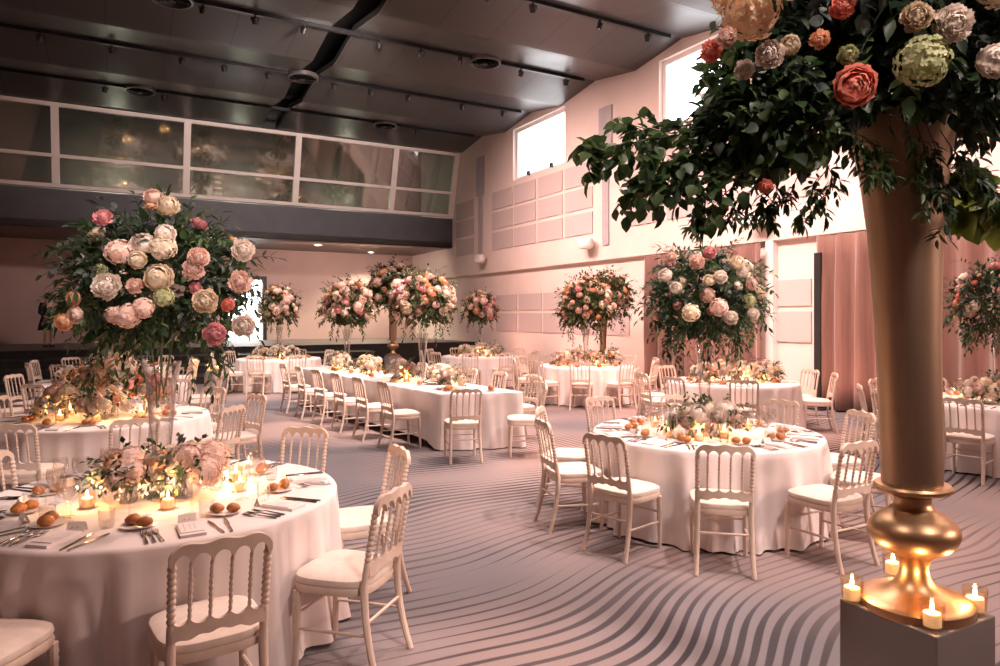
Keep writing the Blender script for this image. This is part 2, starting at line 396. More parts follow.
for z0, z1, rn in ((1.92,2.44,'upper row'),(1.21,1.81,'lower row')):
    for i, (a, b) in enumerate(((497,517),(519.5,542),(544,569),(572,598),(601,630))):
        panel(onu(b,300,UR+.16)[0], onu(a,300,UR+.16)[0], z0, z1, UR+.16, 'grey acoustic panel under the ledge, %s, %s from the corner' % (rn, ORD[i]))
    panel(onu(812,300,UR+.16)[0], onu(778,300,UR+.16)[0], z0, z1+.0, UR+.16, 'grey acoustic panel between the two curtains, %s' % rn)
for px, y0, y1, y2, lab in ((481,157,196,262,'narrow grey cable duct with a wide upper box, near the balcony'),(606.5,107,150,245,'grey cable duct with a wide upper box, between the windows')):
    va = onu(px,200,UR)[0]; z0, z1, z2 = onu(px,y2,UR)[1], onu(px,y1,UR)[1], onu(px,y0,UR)[1]
    t = empty('cable_duct', rw(UR, va, z0), AX, lab, 'cable duct')
    a = MB(); a.box(-.06, 0, -.27, .27, z1-z0, z2-z0); a.build('upper_box', DUCT, t, False)
    a = MB(); a.box(-.05, 0, -.13, .13, 0, z1-z0); a.build('conduit', DUCT, t, False)
def wall_speaker(px, py, lab):
    va, z = onu(px, py, UR)
    t = empty('wall_speaker', rw(UR, va, z), AX, lab, 'speaker', 'rounded speakers on the window wall'); t.scale = (.8,.8,.72)
    b = MB(); b.lathe([(.05,-.2),(.2,-.19),(.25,-.12),(.25,.12),(.2,.19),(.05,.2)], 14, 0, Matrix.Translation((-.32,0,0)) @ Matrix.Diagonal((.9,1.35,1.,1.)))
    b.build('body', WHITE, t)
    k = MB(); k.box(-.2, 0, -.06, .06, -.06, .06); k.build('bracket', WHITE, t, False)
wall_speaker(486,259,'rounded white speaker below the narrow duct'); wall_speaker(593,244,'rounded white speaker beside the wide duct'); wall_speaker(766,219,'rounded white speaker under the gold-vase leaves')
va, z = onu(443, 259, UR+.16)
m = MB(); m.box(-.03, 0, -.5, .5, -.22, .22)
for k in range(6): m.box(-.05, -.03, -.46, .46, -.19+k*.068, -.165+k*.068)
o = m.build('vent_grille', DUCT, None, False); o.location = rw(UR+.16, va, z); o.rotation_euler.z = AX; tag(o, 'small slatted vent grille on the wall below the balcony end', 'vent')
va = onu(769,300,UR)[0]; m = MB(); m.box(UR-.0, UR+.16, va-.09, va+.09, 0, LEDGE); struct('trim_2', m, WHITE)
va = onu(819.5,300,UR-.2)[0]; zt_ = onu(819.5,253,UR-.2)[1]
m = MB(); m.box(-.07, .07, -.065, .065, .03, zt_); m.box(-.2,.2,-.18,.18,0,.03)
o = m.build('black_post', BLACK, None, False); o.location = rw(UR-.2, va, 0); o.rotation_euler.z = AX; tag(o, 'tall black post beside the edge of the larger curtain', 'post')
def curtain(px0, px1, lab, seed):
    rnd = random.Random(seed); u0 = UR-.02
    va, vb_ = onu(px1,300,u0)[0], onu(px0,300,u0)[0]
    n = int((vb_-va)/.045); rows_ = [.03,.5,1.2,2.0,2.8,LEDGE-.05]
    ph = rnd.uniform(0,6); m = MB(); vs = []; fs = []
    for k, z in enumerate(rows_):
        amp = .10 if k < 4 else .075
        for i in range(n+1):
            v = va + (vb_-va)*i/n; x = v*2*PI/.42
            d = 1.25*amp*(math.sin(x+1.1*math.sin(v*1.7+ph)+.05*z) + .35*math.sin(x*.53+ph+.2*z))
            vs.append((u0 - .11 + d*.85 - .03, v + .02*math.sin(x*.9+z), z))
    for k in range(len(rows_)-1):
        for i in range(n): fs.append((k*(n+1)+i, k*(n+1)+i+1, (k+1)*(n+1)+i+1, (k+1)*(n+1)+i))
    m.add(vs, fs); o = m.build('curtain', CURT, None, True, None); o.rotation_euler.z = AX
    md = o.modifiers.new('s', 'SOLIDIFY'); md.thickness = .012
    tag(o, lab, 'curtain')
curtain(652, 767, 'narrower dusty rose pleated curtain behind the tall flowers', 1)
curtain(824, 1120, 'wide dusty rose pleated curtain beside the black post', 2)

# lighting tracks, spotlights, ceiling diffusers
spots = {12.0:[(487,1),(533,11),(600,26),(648,38)], 15.35:[(203,6),(255,16),(304,26),(379,41),(421,50),(461,57),(521,68),(566,77)],
         18.69:[(40,31),(112,44),(182,55),(224,61),(268,69),(334,80),(371,86),(408,92),(462,101),(503,107)], 22.04:[(105,81),(164,90),(417,125)]}
tn = ['nearest the camera','second from the camera','third from the camera','closest to the balcony']
SPOTLAMPS = []
for ti, (v, lst) in enumerate(spots.items()):
    for (a, b) in ((UL+.1, UR-.4),):
        k = MB(); k.box(a, b, v-.05, v+.05, zhigh-.09, zhigh-.005)
        for q in range(9): k.box(a+1+q*1.9, a+1.06+q*1.9, v-.02, v+.02, zhigh-.005, zhigh+.05)
        o = k.build('lighting_track', METALB, None, False); o.rotation_euler.z = AX
        tag(o, 'long black lighting track across the dark ceiling, %s' % tn[ti], 'lighting track', 'tracks under the ceiling')
    for i, (px, py) in enumerate(lst):
        u = onv(px, py, v)[0]
        t = empty('track_spotlight', rw(u, v, zhigh-.09), AX + random.Random(i).uniform(-.5,.5), 'small black spotlight, %s along the track %s' % (ORD[i], tn[ti]), 'spotlight', 'spotlights on the ceiling tracks'); t.scale = (.72,.72,.62)
        k = MB(); k.lathe([(.03,0),(.03,-.08)], 8); k.box(-.11,-.09,-.02,.02,-.2,-.06); k.box(.09,.11,-.02,.02,-.2,-.06); k.box(-.11,.11,-.02,.02,-.08,-.06); k.build('yoke', METALB, t, False)
        k = MB(); k.lathe([(.05,.12),(.085,.1),(.09,-.1),(.075,-.1),(.07,-.07)], 12, 0, Matrix.Translation((0,0,-.2)) @ Matrix.Rotation(R_(25),4,'X'), False); k.build('can', METALB, t)
        k = MB(); k.lathe([(.0,-.075),(.07,-.075)], 12, 0, Matrix.Translation((0,0,-.2)) @ Matrix.Rotation(R_(25),4,'X'), False); k.build('lens', LAMPM, t)
        SPOTLAMPS.append((u, v))
for i, (px, py, v, lab) in enumerate(((485,61,15.35,'round ceiling diffuser near the window wall'),(303,74,18.69,'round ceiling diffuser across the black slot'),(385,120,22.04,'round ceiling diffuser right above the balcony end'),(140,86,22.04,'round ceiling diffuser close above the balcony glass, dark side'),(172,1,15.35,'round ceiling diffuser cut by the top of the picture'))):
    u = onv(px, py, v)[0]; t = empty('ceiling_diffuser', rw(u, v, zhigh-.13), AX, lab, 'diffuser', 'round air diffusers in the ceiling')
    k = MB(); k.lathe([(.40,.10),(.40,-.005),(.36,-.01),(.33,.06)], 24, 0, None, False); k.build('rim', DIFF, t)
    k = MB()
    for r in (.26,.18,.10): k.lathe([(r+.05,-.03),(r,.06)], 20, 0, None, False)
    k.lathe([(0,-.03),(.07,-.03)], 12, 0, None, False)
    for q in range(6): k.box(0,.36,-.012,.012,0.,.05,0,Matrix.Rotation(q*PI/3,4,'Z'))
    k.build('louvre', METALB, t)
for i, (px, py) in enumerate(((371,252.3),(245,243),(215,238),(318,245))):
    zz = 4.39; p = onz(px, py, zz)
    t = empty('recessed_downlight', p, 0, ['bright round downlight in the soffit above the tall flowers','round downlight in the soffit above the doorway','round downlight in the soffit beside the big flower head','round downlight in the soffit between doorway and flowers'][i], 'downlight', 'downlights under the balcony')
    k = MB(); k.lathe([(.16,0),(.17,-.02),(.12,-.025)], 18, 0, None, False); k.build('rim', WHITE, t)
    k = MB(); k.lathe([(0,-.012),(.12,-.012)], 18, 0, None, False); k.build('lens', DOWNM, t)

# ------------------------------------------------------------------ chairs
BX = [-.11,-.0367,.0367,.11]
def bead_profile(z0, z1, r0, r1, n):
    return [(r0+(r1-r0)*abs(math.sin(PI*k*n/(n*5))), z0+(z1-z0)*k/(n*5)) for k in range(n*5+1)]
def backy(z): return -.19 - .075*max(0,(z-.42)/.45)**1.15
def chair_parts():
    P = []
    # cushion (rounded trapezoid, domed) and frame
    def outline(k, n=36, inset=0.):
        o = []
        for i in range(n):
            a = 2*PI*i/n; ca, sa = math.cos(a), math.sin(a)
            e = .55; x = math.copysign(abs(ca)**e, ca); y = math.copysign(abs(sa)**e, sa)
            w = .195 + .022*(y+1)/2*1.0; o.append((x*(w-inset), y*(.205-inset)+.005))
        return o
    c = MB(); rings = [(.0,.432),(-.004,.445),(.0,.462),(.02,.473),(.07,.482),(.14,.486)]
    vs = []; n = 36
    for ins, z in rings: vs += [(x,y,z) for x, y in outline(0,n,ins)]
    fs = [(k*n+i, k*n+(i+1)%n, (k+1)*n+(i+1)%n, (k+1)*n+i) for k in range(len(rings)-1) for i in range(n)]
    fs += [tuple(range((len(rings)-1)*n, len(rings)*n)), tuple(reversed(range(n)))]
    c.add(vs, fs); P.append(('seat_cushion', c, 1))
    c = MB(); vs = []; rings = [(.012,.385),(.0,.39),(-.006,.41),(.0,.428),(.01,.433)]
    for ins, z in rings: vs += [(x,y,z) for x, y in outline(0,n,ins)]
    fs = [(k*n+i, k*n+(i+1)%n, (k+1)*n+(i+1)%n, (k+1)*n+i) for k in range(len(rings)-1) for i in range(n)]
    fs += [tuple(range((len(rings)-1)*n, len(rings)*n)), tuple(reversed(range(n)))]
    c.add(vs, fs); P.append(('seat_frame', c, 0))
    for sx in (-1, 1):
        c = MB(); x = sx*.178
        pts = [(x+sx*.004, .168+.012*(1-t), .39*t) for t in (0,.25,.5,.7,.78,.82,.86,.9,.95,1.)]
        c.tube(pts, [.0145,.0165,.0185,.020,.018,.022,.017,.022,.019,.021], 8); P.append(('leg', c, 0))
    for sx in (-1, 1):
        c = MB(); pts = []; rad = []
        for k in range(7):
            t = k/6; z = .44*t; pts.append((sx*(.172+.012*(1-t)**2), -.19-.075*(1-t)**2, z)); rad.append(.0155+.0045*t)
        zz = [.46,.50,.535,.55]; 
        for z in zz: pts.append((sx*.172, backy(z), z)); rad.append(.017)
        nb = 9
        for k in range(nb*4+1):
            z = .56 + (.795-.56)*k/(nb*4); pts.append((sx*(.172+.008*(z-.44)), backy(z), z)); rad.append(0.0115+.0062*abs(math.sin(PI*k/4)))
        for z in (.80,.812): pts.append((sx*.175, backy(z), z)); rad.append(.0135)
        c.tube(pts, rad, 9); P.append(('leg', c, 0))
    cv = lambda x, z: .016*(1-(x/.2)**2)*-1
    # crest rail with five arches below and a scalloped top
    xs = [-.188+.376*i/72 for i in range(73)]; top = []; bot = []
    joints = [-.172]+BX+[.172]
    for x in xs:
        a = abs(x)
        zt_ = .862 + .010*math.cos(PI*x/.376) + .0045*math.cos(2*PI*x/.125)
        if a > .135: zt_ -= .045*(1-math.sqrt(max(0,1-((a-.135)/.054)**2)))
        j = 0
        if a >= .172: zb_ = .782 + .012*((a-.172)/.016)
        else:
            for q in range(5):
                if joints[q] <= x <= joints[q+1]: j = q
            w = (joints[j+1]-joints[j])/2; cxx = (joints[j+1]+joints[j])/2; zb_ = .782 + .050*math.sqrt(max(0,1-((x-cxx)/w)**2))
        top.append((x, zt_)); bot.append((x, zb_))
    off = backy(.83)
    c = MB(); c.prism((top, bot), off-.013, off+.011, 0, None, cv); P.append(('crest_rail', c, 0))
    top = []; bot = []; xs = [-.172+.344*i/50 for i in range(51)]
    for x in xs:
        j = 0
        for q in range(5):
            if joints[q] <= x <= joints[q+1]: j = q
        w = (joints[j+1]-joints[j])/2; cxx = (joints[j+1]+joints[j])/2
        top.append((x, .582 - .030*math.sqrt(max(0,1-((x-cxx)/w)**2)))); bot.append((x, .502+.010*math.cos(PI*x/.172)+.004*math.cos(2*PI*x/.0733)))
    off2 = backy(.54); c = MB(); c.prism((top, bot), off2-.011, off2+.010, 0, None, cv); P.append(('lower_rail', c, 0))
    for x in BX:
        c = MB(); pts = []; rad = []; nb = 9
        for k in range(nb*4+1):
            z = .572+(.796-.572)*k/(nb*4); pts.append((x, backy(z)+cv(x,z), z)); mid = 1-abs(2*k/(nb*4)-1)
            rad.append(.0056+.0046*abs(math.sin(PI*k/4))*(.5+.6*mid))
        c.tube(pts, rad, 7); P.append(('spindle', c, 0))
    for sx in (-1, 1):
        c = MB(); c.tube([(sx*.178,.17,.2),(sx*.177,-.02,.205),(sx*.176,-.215,.21)], [.008,.0095,.008], 6); P.append(('stretcher', c, 0))
    c = MB(); c.tube([(-.176,.17,.27),(.176,.17,.27)], .008, 6); P.append(('stretcher', c, 0))
    c = MB(); c.tube([(-.174,-.205,.27),(.174,-.205,.27)], .008, 6); P.append(('stretcher', c, 0))
    return P
CHP = chair_parts()
KIND = 'cream spindle-back chair'
ch0 = empty('banquet_chair', (0,0,0), 0, KIND, 'chair')
for nm, mb, mi in CHP: mb.build(nm, SEAT if mi else WOOD, ch0)
allm = MB()
for nm, mb, mi in CHP: allm.merge(mb, mi)
CHAIR_LOW = allm.mesh('banquet_chair', [WOOD, SEAT])
used = [False]
def chair(p, face, label, group, detail):
    """p = seat centre on the floor, face = heading (radians) of the sitter"""
    rz = face - PI/2
    if detail:
        if not used[0]:
            used[0] = True; ch0.location = p; ch0.rotation_euler = (0,0,rz); ch0['label'] = label; ch0['group'] = group; return ch0
        return dup(ch0, p, rz, label, group)
    o = link('banquet_chair', CHAIR_LOW); o.location = p; o.rotation_euler = (0,0,rz); return tag(o, label, 'chair', group)

# ------------------------------------------------------------------ table linen
TOPZ = .725
def round_cloth(c, R, seed, label):
    rnd = random.Random(seed); n = 220; ph = [rnd.uniform(0,6.28) for _ in range(5)]
    def fold(a): 
        s = 0.5*math.sin(21*a+ph[0]+1.2*math.sin(3*a+ph[1])) + 0.35*math.sin(37*a+ph[2]+.8*math.sin(2*a+ph[3])) + .25*math.sin(9*a+ph[4])
        return s
    rings = [(0,0,TOPZ)] ; m = MB(); vs = []; fs = []
    prof = [(R*.35,TOPZ,0),(R*.7,TOPZ,0),(R*.93,TOPZ,0),(R-.03,TOPZ,0),(R-.008,TOPZ-.004,.02),(R,TOPZ-.018,.06),(R+.003,TOPZ-.06,.22),(R+.006,.56,.55),(R+.010,.40,.78),(R+.020,.22,.92),(R+.034,.08,1.05),(R+.042,.012,1.15)]
    vs.append((0,0,TOPZ))
    for r, z, f in prof:
        for i in range(n):
            a = 2*PI*i/n; q = r + f*(.050*fold(a) + .012*math.sin(41*a+ph[2])*f)
            zz = z if z > .02 else z + .010*(1+math.sin(13*a+ph[1]))*.5
            vs.append((q*math.cos(a), q*math.sin(a), zz))
    for i in range(n): fs.append((0, 1+i, 1+(i+1)%n))
    for k in range(len(prof)-1):
        for i in range(n):
            j = (i+1) % n; fs.append((1+k*n+i, 1+(k+1)*n+i, 1+(k+1)*n+j, 1+k*n+j))
    m.add(vs, fs); o = m.build('tablecloth', CLOTH, None, True, None); o.location = (c[0], c[1], 0)
    return tag(o, label, 'tablecloth', 'white cloths on round tables')
def rect_cloth(L, W, label, loc, rz, hem=.10):
    per = []; r = .06; n = 26
    for (cx, cy, a0) in ((L/2-r, W/2-r, 0),(-L/2+r, W/2-r, 90),(-L/2+r,-W/2+r,180),(L/2-r,-W/2+r,270)):
        for k in range(n): a = R_(a0+90*k/(n-1)); per.append((cx+r*math.cos(a), cy+r*math.sin(a), math.cos(a), math.sin(a), 1.))
    # add points along the straight edges
    pts = []
    for i in range(len(per)):
        p, q = per[i], per[(i+1) % len(per)]; d = math.hypot(q[0]-p[0], q[1]-p[1]); k = max(1, int(d/.03)); 
        for s in range(k):
            t = s/k; pts.append(tuple(p[j]+(q[j]-p[j])*t for j in range(4)))
    n = len(pts); ph = random.Random(5); p0 = ph.uniform(0,6); m = MB(); vs = []; fs = []
    prof = [(-.03,TOPZ,0),(-.006,TOPZ-.004,0),(0,TOPZ-.02,.05),(.004,.6,.3),(.012,.4,.6),(.03,.2,.85),(.05,hem,1.)]
    s = 0.; arc = []
    for i in range(n): arc.append(s); q = pts[(i+1)%n]; s += math.hypot(q[0]-pts[i][0], q[1]-pts[i][1])
    for off, z, f in prof:
        for i in range(n):
            x, y, nx, ny = pts[i]; endw = 1.6 if abs(x) > L/2-.02 else .55
            a = arc[i]; w = f*endw*(.022*math.sin(a*2*PI/.33+1.3*math.sin(a*1.1+p0)) + .012*math.sin(a*2*PI/.19+p0))
            if x < -L/2+2.: t_ = (-L/2+2.-x)/2.; x -= .40*(W/2-y)/W*t_
            zz = z
            if z == hem and x < -L/2+.4: zz = .012 + (hem-.012)*max(0, (x+L/2)/.4)
            vs.append((x+nx*(off+w), y+ny*(off+w), zz))
    fs.append(tuple(range(n)))
    for k in range(len(prof)-1):
        for i in range(n):
            j = (i+1) % n; fs.append((k*n+i, (k+1)*n+i, (k+1)*n+j, k*n+j))
    m.add(vs, fs); o = m.build('tablecloth', CLOTH, None, True, 60); o.location = loc; o.rotation_euler.z = rz
    return tag(o, label, 'tablecloth')

# ------------------------------------------------------------------ tableware prototypes (meshes shared by all copies)
def lathe_mesh(name, prof, mat, seg=16, cap=False):
    m = MB(); m.lathe(prof, seg, 0, None, cap); return m.mesh(name, mat, True, 60)
WINE = lathe_mesh('wine_glass', [(.034,0),(.033,.002),(.006,.006),(.004,.02),(.004,.085),(.010,.094),(.030,.112),(.039,.14),(.040,.16),(.036,.185),(.032,.205),(.031,.205),(.035,.184),(.038,.158),(.036,.14),(.026,.114),(.004,.1)], GLASS, 14)
WATER = lathe_mesh('water_goblet', [(.036,0),(.035,.002),(.007,.006),(.005,.02),(.005,.07),(.012,.078),(.036,.1),(.046,.135),(.045,.16),(.040,.19),(.039,.19),(.044,.158),(.043,.135),(.030,.102),(.004,.084)], GLASS, 14)
TUMB = lathe_mesh('tumbler_glass', [(.0,.0),(.030,.0),(.033,.01),(.037,.085),(.035,.085),(.031,.014),(0,.012)], GLASS, 14)
PLATE = lathe_mesh('bread_plate', [(0,.003),(.04,.0),(.05,.003),(.078,.012),(.08,.014),(.052,.007),(.0,.006)], PORC, 24)
def roll_mesh(sd):
    rnd = random.Random(sd); m = MB(); n = 16; prof = []
    for k in range(9):
        a = -PI/2 + PI*k/8; prof.append((max(.0005,.036*math.cos(a)), .027+.027*math.sin(a)*(1 if a > 0 else .95)))
    m.lathe(prof, n, 0, Matrix.Diagonal((1.12,.95,.95,1)))
    m.v = [(x+.003*math.sin(40*y+sd), y+.003*math.sin(50*x), z + (.004*math.sin(60*x+sd) if z > .03 else 0)) for x, y, z in m.v]
    return m.mesh('bread_roll', BREAD, True, None)
ROLLS = [roll_mesh(1), roll_mesh(2.3)]
def knife_mesh():
    m = MB(); top = []; 
    L = [(0,.006),(.02,.008),(.09,.006),(.10,.006),(.13,.010),(.18,.010),(.215,.007),(.235,.001)]
    vs = []
    for x, w in L: vs += [(x,-w,.001),(x,w,.001),(x,w*.8,.005),(x,-w*.8,.005)]
    fs = [(0,1,2,3)]
    for k in range(len(L)-1):
        for i in range(4): fs.append((4*k+i, 4*k+4+i, 4*k+4+(i+1)%4, 4*k+(i+1)%4))
    m.add(vs, fs); return m.mesh('table_knife', STEEL)
def fork_mesh():
    m = MB(); L = [(0,.007,.002),(.02,.008,.003),(.08,.004,.006),(.12,.0035,.009),(.14,.010,.006),(.155,.0125,.004)]; vs = []
    for x, w, z in L: vs += [(x,-w,z),(x,w,z),(x,w*.8,z+.003),(x,-w*.8,z+.003)]
    fs = [(0,1,2,3)]
    for k in range(len(L)-1):
        for i in range(4): fs.append((4*k+i, 4*k+4+i, 4*k+4+(i+1)%4, 4*k+(i+1)%4))
    m.add(vs, fs)
    for q in range(4):
        y = -.0105+.007*q; m.tube([(.153,y,.005),(.175,y,.004),(.20,y,.009)], [.0022,.002,.0012], 5)
    return m.mesh('dinner_fork', STEEL)
KNIFE, FORK = knife_mesh(), fork_mesh()
def menu_mesh():
    m = MB(); m.box(-.10,.10,-.055,.055,.0,.012); m.box(-.095,.07,-.05,.05,.012,.016)
    m.box(-.07,.04,-.03,-.027,.016,.0165,1); m.box(-.06,.03,-.005,-.002,.016,.0165,1); m.box(-.06,.03,.015,.018,.016,.0165,1)
    return m.mesh('folded_napkin', [CLOTH, INK], False)
MENU = menu_mesh()
def card_mesh():
    m = MB(); vs = [(-.04,-.02,0),(.04,-.02,0),(.04,0,.045),(-.04,0,.045),(-.04,.02,0),(.04,.02,0)]
    m.add(vs, [(0,1,2,3),(3,2,5,4)]); 
    # a line of hand script, an unreadable squiggle in the photograph
    for k in range(7): m.box(-.024+k*.0075,-.019+k*.0075,-.0135+.0006*(k%2),-.0125,.0165+.002*(k%3),.0185+.003*((k*5)%3),1)
    return m.mesh('place_card', [PAPER, INK], False)
CARD = card_mesh()
def put(me, name, p, rz, label, cat, group, sc=1.):
    o = link(name, me); o.location = p; o.rotation_euler = (0,0,rz)
    if sc != 1.: o.scale = (sc,)*3
    return tag(o, label, cat, group)
# votive candle: cup, wax, wick, flame
vc0 = empty('votive_candle', (0,0,0), 0, 'lit candle in a clear glass', 'candle')
m = MB(); m.lathe([(0,.0),(.036,0),(.038,.006),(.043,.095),(.041,.095),(.036,.010),(0,.008)], 20, 0, None, False); m.build('glass_cup', CUPG, vc0, True, 60)
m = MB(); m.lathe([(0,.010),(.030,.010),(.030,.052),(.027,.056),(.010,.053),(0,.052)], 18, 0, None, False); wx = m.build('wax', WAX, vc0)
m = MB(); m.lathe([(.0015,.052),(.0012,.064)], 6); m.build('wick', WICK, wx)
m = MB(); m.lathe([(.0005,.058),(.006,.064),(.0078,.072),(.006,.082),(.003,.094),(.0003,.104)], 10); m.build('flame', FLAME, vc0)
vused = [False]; CANDLES = []
def votive(p, label, group, sc=1., lamp=1.):
    if not vused[0]:
        vused[0] = True; vc0.location = p; vc0['label'] = label; vc0['group'] = group; o = vc0
    else: o = dup(vc0, p, random.Random(int(p[0]*1000)).uniform(0,6), label, group)
    o.scale = (sc,)*3
    if lamp: CANDLES.append((Vector(p)+Vector((0,0,.113*sc)), lamp))
    return o

# ------------------------------------------------------------------ flowers
def petal(m, phi, w, prof, ruff=0., rnd=random, ns=5, drop=.10):
    """prof: list of (radius, z) from base to tip; petal of half-width w (radians) around heading phi, round-tipped and ruffled"""
    vs = []; fs = []; n = len(prof); p0 = rnd.uniform(0,6.28)
    for k, (r, z) in enumerate(prof):
        t = k/(n-1); ww = w*(.5+.5*math.sin(PI*min(.80,.2+t*.6)))
        for i in range(ns+1):
            q = -1+2*i/ns; a = phi+q*ww; rr = r*(1+ruff*t*math.sin(p0+q*6))
            vs.append((rr*math.cos(a), rr*math.sin(a), z - drop*q*q*t + ruff*.6*t*math.sin(p0+1.3+q*5)))
    for k in range(n-1):
        for i in range(ns): fs.append((k*(ns+1)+i, k*(ns+1)+i+1, (k+1)*(ns+1)+i+1, (k+1)*(ns+1)+i))
    m.add(vs, fs)
def rv(rnd): return Vector((rnd.gauss(0,1), rnd.gauss(0,1), rnd.gauss(0,1))).normalized()
def globe_bloom(sd, layers, ruff, jit, heart=.3):
    """overlapping cupped petals following a globe; layer = (petals, polar angle of the tip in degrees, radius)"""
    rnd = random.Random(sd); m = MB()
    for li, (n, tip, R) in enumerate(layers):
        for k in range(n):
            phi = 2*PI*k/n + li*.9 + rnd.uniform(-jit,jit); e = tip+rnd.uniform(-20,20)*jit*2.5; o = R*rnd.uniform(1-.35*jit,1+.3*jit); pr = []
            for t in (0,.25,.5,.75,.9,1.):
                b = R_(150+(e-150)*t); pr.append((max(.03, o*math.sin(b)*(1+.05*(t>.95))), o*.86*math.cos(b)))
            petal(m, phi, min(1.2, PI/n*1.45), pr, ruff, rnd, 5, .08)
    m.lathe([(.02,-.6),(heart,-.1),(heart*.9,.25),(heart*.4,.5),(.01,.52)], 9)
    return m
def rose_mb(sd):
    return globe_bloom(sd, ((3,14,.42),(4,22,.54),(5,32,.66),(6,44,.78),(6,58,.90),(7,76,1.02),(7,98,1.12)), .06, .2, .24)
def ruffled_bloom(sd, n, w, ruff, low):
    """loose dome of many small frilled petals leaning towards the heart"""
    rnd = random.Random(sd); m = MB(); g = PI*(3-5**.5)
    for i in range(n):
        zz = 1-low*(i+.5)/n; rr = math.sqrt(max(0,1-zz*zz)); a = i*g+rnd.uniform(-.3,.3)
        d = Vector((rr*math.cos(a), rr*math.sin(a), zz)); t = Vector((-math.sin(a), math.cos(a), 0)); t = (t+rv(rnd)*.35).normalized()
        up = t.cross(d).normalized()*-1
        if up.z < 0: up = -up
        R = rnd.uniform(.90,1.06); W_ = w*rnd.uniform(.85,1.2)*(.7+.5*rr); vs = []; fs = []; p0 = rnd.uniform(0,6.28); ns = 6
        for k, (rad, lean, ww) in enumerate(((.40,-.04,.5),(.66,.02,.9),(.86,.14,1.),(.95,.27,.80))):
            for q in range(ns+1):
                u = -1+2*q/ns; f = ruff*k/3*math.sin(p0+u*7)
                p = d*(rad*R - .10*u*u*k/3 + f*.5) + up*(lean + .10*u*u + f) + t*(u*W_*ww)
                vs.append((p.x, p.y, p.z*.86))
        for k in range(3):
            for q in range(ns): fs.append((k*(ns+1)+q, k*(ns+1)+q+1, (k+1)*(ns+1)+q+1, (k+1)*(ns+1)+q))
        m.add(vs, fs)
    m.lathe([(.02,-.5),(.42,-.2),(.52,.1),(.40,.42),(.02,.55)], 10)
    return m
def peony_mb(sd): return ruffled_bloom(sd, 58, .30, .07, 1.30)
def hydrangea_mb(sd, n=86):
    rnd = random.Random(sd); m = MB(); g = PI*(3-5**.5)
    for i in range(n):
        zz = 1-1.45*(i+.5)/n; rr = math.sqrt(max(0,1-zz*zz)); a = i*g
        d = Vector((rr*math.cos(a), rr*math.sin(a), zz*.8)); p = d*rnd.uniform(.84,1.04)
        nrm = (d+Vector((rnd.uniform(-.35,.35),rnd.uniform(-.35,.35),rnd.uniform(-.35,.35)))).normalized()
        t = nrm.orthogonal().normalized(); b = nrm.cross(t); q_ = rnd.uniform(.165,.205); ro = rnd.uniform(0,1.57)
        vs = [tuple(p)]; fs = []
        for q in range(4):
            a0 = ro+q*PI/2
            def at_(ang, rad, up): return tuple(p + (t*math.cos(ang)+b*math.sin(ang))*rad*q_ + nrm*up*q_)
            k = len(vs); vs += [at_(a0-.70,.70,.20), at_(a0-.32,1.08,.10), at_(a0+.32,1.08,.10), at_(a0+.70,.70,.20)]
            fs += [(0,k,k+1),(0,k+1,k+2),(0,k+2,k+3)]
        m.add(vs, fs)
    m.lathe([(.01,-.5),(.50,-.3),(.74,.02),(.66,.36),(.36,.58),(.01,.66)], 12)
    return m
def carnation_mb(sd):
    return ruffled_bloom(sd, 34, .34, .11, 1.2)
BLOOM_MB = {'rose': rose_mb(3), 'peony': peony_mb(5), 'hydrangea': hydrangea_mb(7), 'carnation': carnation_mb(9)}
BLOOM = {}
def bloom(kind, col):
    if (kind, col) not in BLOOM: BLOOM[(kind, col)] = BLOOM_MB[kind].mesh(kind, PETALS[col], True, None)
    return BLOOM[(kind, col)]
def leaf(m, p, d, nrm, L, W, fine=False, mi=0):
    d = d.normalized(); s = d.cross(nrm); s = s.normalized() if s.length > 1e-5 else d.orthogonal().normalized(); n = s.cross(d)
    if fine:
        rows_ = [(.18,.62),(.42,1.),(.72,.72)]; vs = [p]
        for t, w in rows_:
            c = p + d*L*t - n*L*.22*t*t
            vs += [c - s*W*w*.5 + n*W*.12, c, c + s*W*w*.5 + n*W*.12]
        vs.append(p + d*L - n*L*.24)
        fs = [(0,2,1),(0,3,2),(1,2,5,4),(2,3,6,5),(4,5,8,7),(5,6,9,8),(7,8,10),(8,9,10)]
    else:
        c = p + d*L*.45 - n*L*.06
        vs = [p, c - s*W*.5 + n*W*.1, c, c + s*W*.5 + n*W*.1, p + d*L - n*L*.2]; fs = [(0,2,1),(0,3,2),(1,2,4),(2,3,4)]
    m.add([tuple(v) for v in vs], fs, mi)
def sprig(m, p0, d, length, rnd, ll=.06, lw=.028, droop=.5, n=9, fine=False, mi=0, stem_mi=0, pair=False, stem=.0022):
    """a curved twig with leaves; returns its tip"""
    pts = []; p = Vector(p0); d = d.normalized(); st = length/n
    for k in range(n+1):
        pts.append(p.copy()); d = (d + Vector((rnd.uniform(-.12,.12), rnd.uniform(-.12,.12), -droop*.12*(1+k*.25)))).normalized(); p = p + d*st
    m.tube(pts, [stem*(1-.6*k/n) for k in range(n+1)], 4, stem_mi)
    for k in range(1, n+1):
        dd = (pts[k]-pts[k-1]).normalized()
        for q in range(2 if pair else 1):
            side = dd.cross(rv(rnd)); side = side.normalized() if side.length > .1 else dd.orthogonal()
            ld = (dd*.55 + side*(.8 if k < n else .1)).normalized()
            leaf(m, pts[k], ld, (Vector((0,0,1))+rv(rnd)*.6).normalized(), ll*rnd.uniform(.75,1.2), lw*rnd.uniform(.8,1.2), fine, mi)
    return pts[-1]
